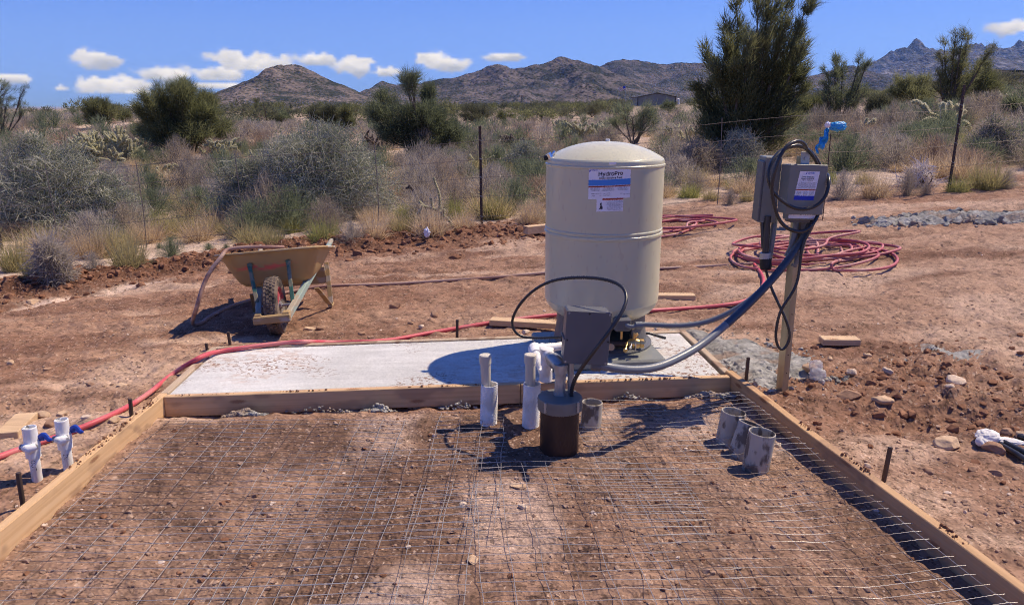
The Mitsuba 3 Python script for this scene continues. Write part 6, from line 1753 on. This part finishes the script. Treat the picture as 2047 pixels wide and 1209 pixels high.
for kd, lst in stuff.items():
    v, f = low[kd]
    vs, fs = [], []
    for k, (p, s) in enumerate(lst):
        a = k * 2.4
        R_ = np.array([[math.cos(a), -math.sin(a), 0], [math.sin(a), math.cos(a), 0], [0, 0, 1]])
        vs.append(v @ R_.T * s * 1.05 + p); fs.append(f + k * len(v))
    S('desert_scrub', (np.vstack(vs), np.vstack(fs)), {'tan': 'grass_tan', 'mauve': 'scrub_mauve', 'grey': 'scrub_grey', 'rust': 'scrub_rust', 'sage': 'leaf_greygreen'}[kd],
      {'tan': 'distant dry straw coloured grass spread over the plain', 'mauve': 'distant mass of mauve grey scrub', 'grey': 'distant mass of pale grey scrub', 'rust': 'distant patches of rust brown scrub', 'sage': 'distant mass of grey green scrub'}[kd], 'scrub', kind='stuff')

# far trees of the plain
def far_tree(seed, n=520):
    r = np.random.default_rng(seed)
    V, Fc = [], []
    for k in range(9):
        c = np.array([r.normal(0, .42), r.normal(0, .42), r.uniform(.35, .82)])
        d = unit(r.normal(size=(n // 9, 3)))
        T_ = c + d * [.34, .34, .26] * r.uniform(.3, 1, (len(d), 1)) ** .5
        V.append(T_); Fc.append(unit(d * .6 + r.normal(size=(len(d), 3)) * .5 + [0, 0, .5]))
    B, D = np.vstack(V), np.vstack(Fc)
    lv = blades(B, D, .22 * r.uniform(.6, 1.3, len(B)), .05 * r.uniform(.6, 1.3, len(B)), r)
    tr = cat(*[tube(spl([[r.normal(0, .05), r.normal(0, .05), -.05], [r.normal(0, .12), r.normal(0, .12), .3], B[r.integers(len(B))]], 6), np.linspace(.035, .012, 6), 4, cap=False) for _ in range(5)])
    return mikit.ply(lv, 'm_leaf_far' if seed % 2 else 'm_leaf_dark'), mikit.ply(tr, 'm_bark'), lv


FT_ = [far_tree(i) for i in range(4)]
sp = []
for _ in range(6000):
    y = 42 * (520 / 42) ** _rv.uniform(0, 1) ** .8
    x = _rv.uniform(-.72, .74) * y
    den = np.clip((x / y + .35) * .9 + .5, .15, 1) * np.clip((y - 40) / 160, .08, 1) * (.35 + 1.3 * (meshkit.fbm(np.array([[x * .03, y * .02, 0.]]), 2, 5)[0] > .5))
    if _rv.uniform() < den * .55 and not (.145 < x / y < .228 and 60 < y < 300):
        sp.append((x, y))
sp.sort(key=lambda q: q[1])
keep2, grid = [], {}
for x, y in sp:
    d = 1.5 + .012 * y
    c = (int(x / 8), int(y / 8))
    if any((x - a) ** 2 + (y - b) ** 2 < d * d for i in (-1, 0, 1) for j in (-1, 0, 1) for a, b in grid.get((c[0] + i, c[1] + j), ())):
        continue
    grid.setdefault(c, []).append((x, y))
    keep2.append((x, y))
vs, fs, nv_ = [], [], 0
for k, (x, y) in enumerate(keep2):
    s = _rv.uniform(.8, 1.9)
    p = [x, y, float(terrain(x, y)) - .05]
    j = int(_rv.integers(4))
    if k < 220:
        key = tag(uniq('plain_bush'), 'dark green bush on the far plain, ' + (z_ := 'below the left hill' if x / y < -.2 else 'below the middle range' if x / y < .12 else 'around the metal shed' if x / y < .3 else 'below the right hand ranges'), 'bush', 'dark bushes on the far plain ' + z_)
        scene[key + '__crown'] = ply_at(FT_[j][0], p, s, _rv.uniform(0, 360), _rv.uniform(.75, 1.1))
        scene[key + '__trunk'] = {**FT_[j][1], 'to_world': scene[key + '__crown']['to_world']}
    else:
        v, f = FT_[j][2]
        sub = f[:: 2] if y > 200 else f
        vs.append(v * s * [1.1, 1.1, 1] + p); fs.append(sub + nv_); nv_ += len(v)
S('far_scrub', (np.vstack(vs), np.vstack(fs)), 'leaf_far', 'continuous dark green scrub at the foot of the mountains', 'scrub', kind='stuff')

# ------------------------------------------------------------------ far buildings, flag, poles
principled('shed_wall', (.22, .205, .19), rough=.7)
principled('shed_trim', (.05, .045, .045), rough=.6)
principled('white_paint', (.72, .71, .69), rough=.6)
principled('roof_tan', (.27, .23, .19), rough=.8)
ys_ = 262.0
a, b_, pk, c_ = at_y(1275, 195, ys_), at_y(1351, 194, ys_), at_y(1313, 187, ys_), at_y(1275, 214, ys_)
sh = thing('metal_shed', 'large grey beige metal shed with a low gable on the plain', 'shed')
gable = [(a[0], c_[2]), (b_[0], c_[2]), (b_[0], b_[2]), (pk[0], pk[2]), (a[0], a[2])]


def upright(poly, y0, y1):
    v, f = prism(poly, 0, 1)
    return np.stack([v[:, 0], y0 + (y1 - y0) * v[:, 2], v[:, 1]], -1), f[:, ::-1]


P(sh, 'wall', upright(gable, ys_, ys_ + 16), 'shed_wall')
P(sh, 'roof', cat(beam([(a[0] + pk[0]) / 2 - .2, ys_ - .5, (a[2] + pk[2]) / 2 + .12], [(a[0] + pk[0]) / 2 - .2, ys_ + 16.3, (a[2] + pk[2]) / 2 + .12], np.hypot(pk[0] - a[0], pk[2] - a[2]) + .5, .16, .02, unit(np.array([-(pk[2] - a[2]), 0, pk[0] - a[0]])))), 'shed_trim')
P(sh, 'roof', cat(beam([(b_[0] + pk[0]) / 2 + .2, ys_ - .5, (b_[2] + pk[2]) / 2 + .12], [(b_[0] + pk[0]) / 2 + .2, ys_ + 16.3, (b_[2] + pk[2]) / 2 + .12], np.hypot(pk[0] - b_[0], pk[2] - b_[2]) + .5, .16, .02, unit(np.array([pk[2] - b_[2], 0, b_[0] - pk[0]])))), 'shed_trim')
for q in (a, b_):
    P(sh, 'corner_trim', beam([q[0], ys_ - .05, c_[2]], [q[0], ys_ - .05, q[2]], .3, .1, .01, (0, 1, 0)), 'shed_trim')
q = at_y(1356, 204, 268)
S('storage_tank', tube([q - [0, 0, 1.4], q + [0, 0, .9], q + [0, 0, 1.1]], [.42, .42, .1], 16), 'white_paint', 'white upright tank at the right end of the metal shed', 'tank', smooth=40)
q0, q1 = at_y(1251, 212, 250), at_y(1251, 169, 250)
fp = thing('flagpole', 'thin flagpole left of the metal shed', 'flagpole')
P(fp, 'pole', tube([q0, q1], [.09, .05], 8), 'galvanised', 50)
P(fp, 'finial', mv((lambda m: (np.array(m.vertices) * .12, np.array(m.faces)))(trimesh.creation.icosphere(subdivisions=1)), q1 + [0, 0, .1]), 'brass', 50)
flag = thing('flag', 'striped red and white flag with a dark blue corner on the pole', 'flag')


def cloth(u0, u1, v0, v1):
    U, V = np.meshgrid(np.linspace(u0, u1, 9), np.linspace(v0, v1, 3), indexing='ij')
    X = q1[0] - .06 - U * 1.9
    Y = q1[1] + .22 * np.sin(U * 7) * U
    Z = q1[2] - .55 - V * 1.25 - .45 * U * U + .06 * np.sin(U * 6 + V)
    g_ = np.arange(27).reshape(9, 3)
    return np.stack([X, Y, Z], -1).reshape(-1, 3), np.stack([g_[:-1, :-1], g_[1:, :-1], g_[1:, 1:], g_[:-1, 1:]], -1).reshape(-1, 4)


for k in range(13):
    P(flag, 'stripe', cloth(.4 if k < 7 else 0, 1, k / 13, (k + 1) / 13), 'label_red' if k % 2 == 0 else 'white_paint', True)
P(flag, 'blue_corner', cloth(0, .4, 0, 7 / 13), 'label_royal', True)
h0 = at_y(1224, 205, 230)
hs = thing('small_house', 'small tan roofed house left of the flagpole', 'house')
P(hs, 'wall', mv(box(2.2, 3, 2.0, .02), h0 + [0, 1.5, -.9]), 'roof_tan')
P(hs, 'roof', upright([(h0[0] - 1.5, h0[2] + .1), (h0[0] + 1.5, h0[2] + .1), (h0[0] + .9, h0[2] + .95), (h0[0] - .9, h0[2] + .95)], h0[1] - .3, h0[1] + 3.3), 'roof_tan')
P(hs, 'chimney', mv(box(.16, .16, .9, .01), h0 + [1.25, 1, .9]), 'shed_trim')
w0 = at_y(988, 215, 190)
tr_ = thing('white_trailer', 'tiny white trailer on the plain below the middle range', 'trailer')
P(tr_, 'body', mv(box(1.7, 2.4, .62, .06), w0), 'white_paint', 30)
P(tr_, 'window', mv(box(.5, .03, .22, .01), w0 + [.1, -1.21, .08]), 'black')
for sx in (-.55, .55):
    P(tr_, 'wheel', mv(cyl([0, -1.0, 0], [0, -.8, 0], .2, 14), w0 + [sx, -.22, -.42]), 'tyre', 40)
q0, q1 = at_y(1043, 220, 210), at_y(1043, 191, 210)
S('utility_pole', cat(tube([q0 - [0, 0, 1], q1], [.12, .09], 8), beam(q1 + [-.7, 0, -.4], q1 + [.7, 0, -.4], .1, .1, .01)), 'bark', 'thin bare utility pole on the plain below the middle range', 'pole', smooth=40)


# ------------------------------------------------------------------ air: far things fade a little to blue
scene['air'] = {'type': 'homogeneous', 'albedo': {'type': 'rgb', 'value': [.90, .94, .98]}, 'sigma_t': {'type': 'rgb', 'value': [1.3e-5, 2.1e-5, 4.2e-5]}}
scene['haze'] = {'type': 'cube', 'to_world': mi.ScalarTransform4f().translate([0, 4500, 500]).scale([11000, 6500, 560]), 'bsdf': {'type': 'null'}, 'interior': {'type': 'ref', 'id': 'air'}}
labels['haze'] = {'label': 'thin bluish air over the far ranges', 'category': 'haze', 'kind': 'stuff'}
scene['camera']['medium'] = {'type': 'ref', 'id': 'air'}
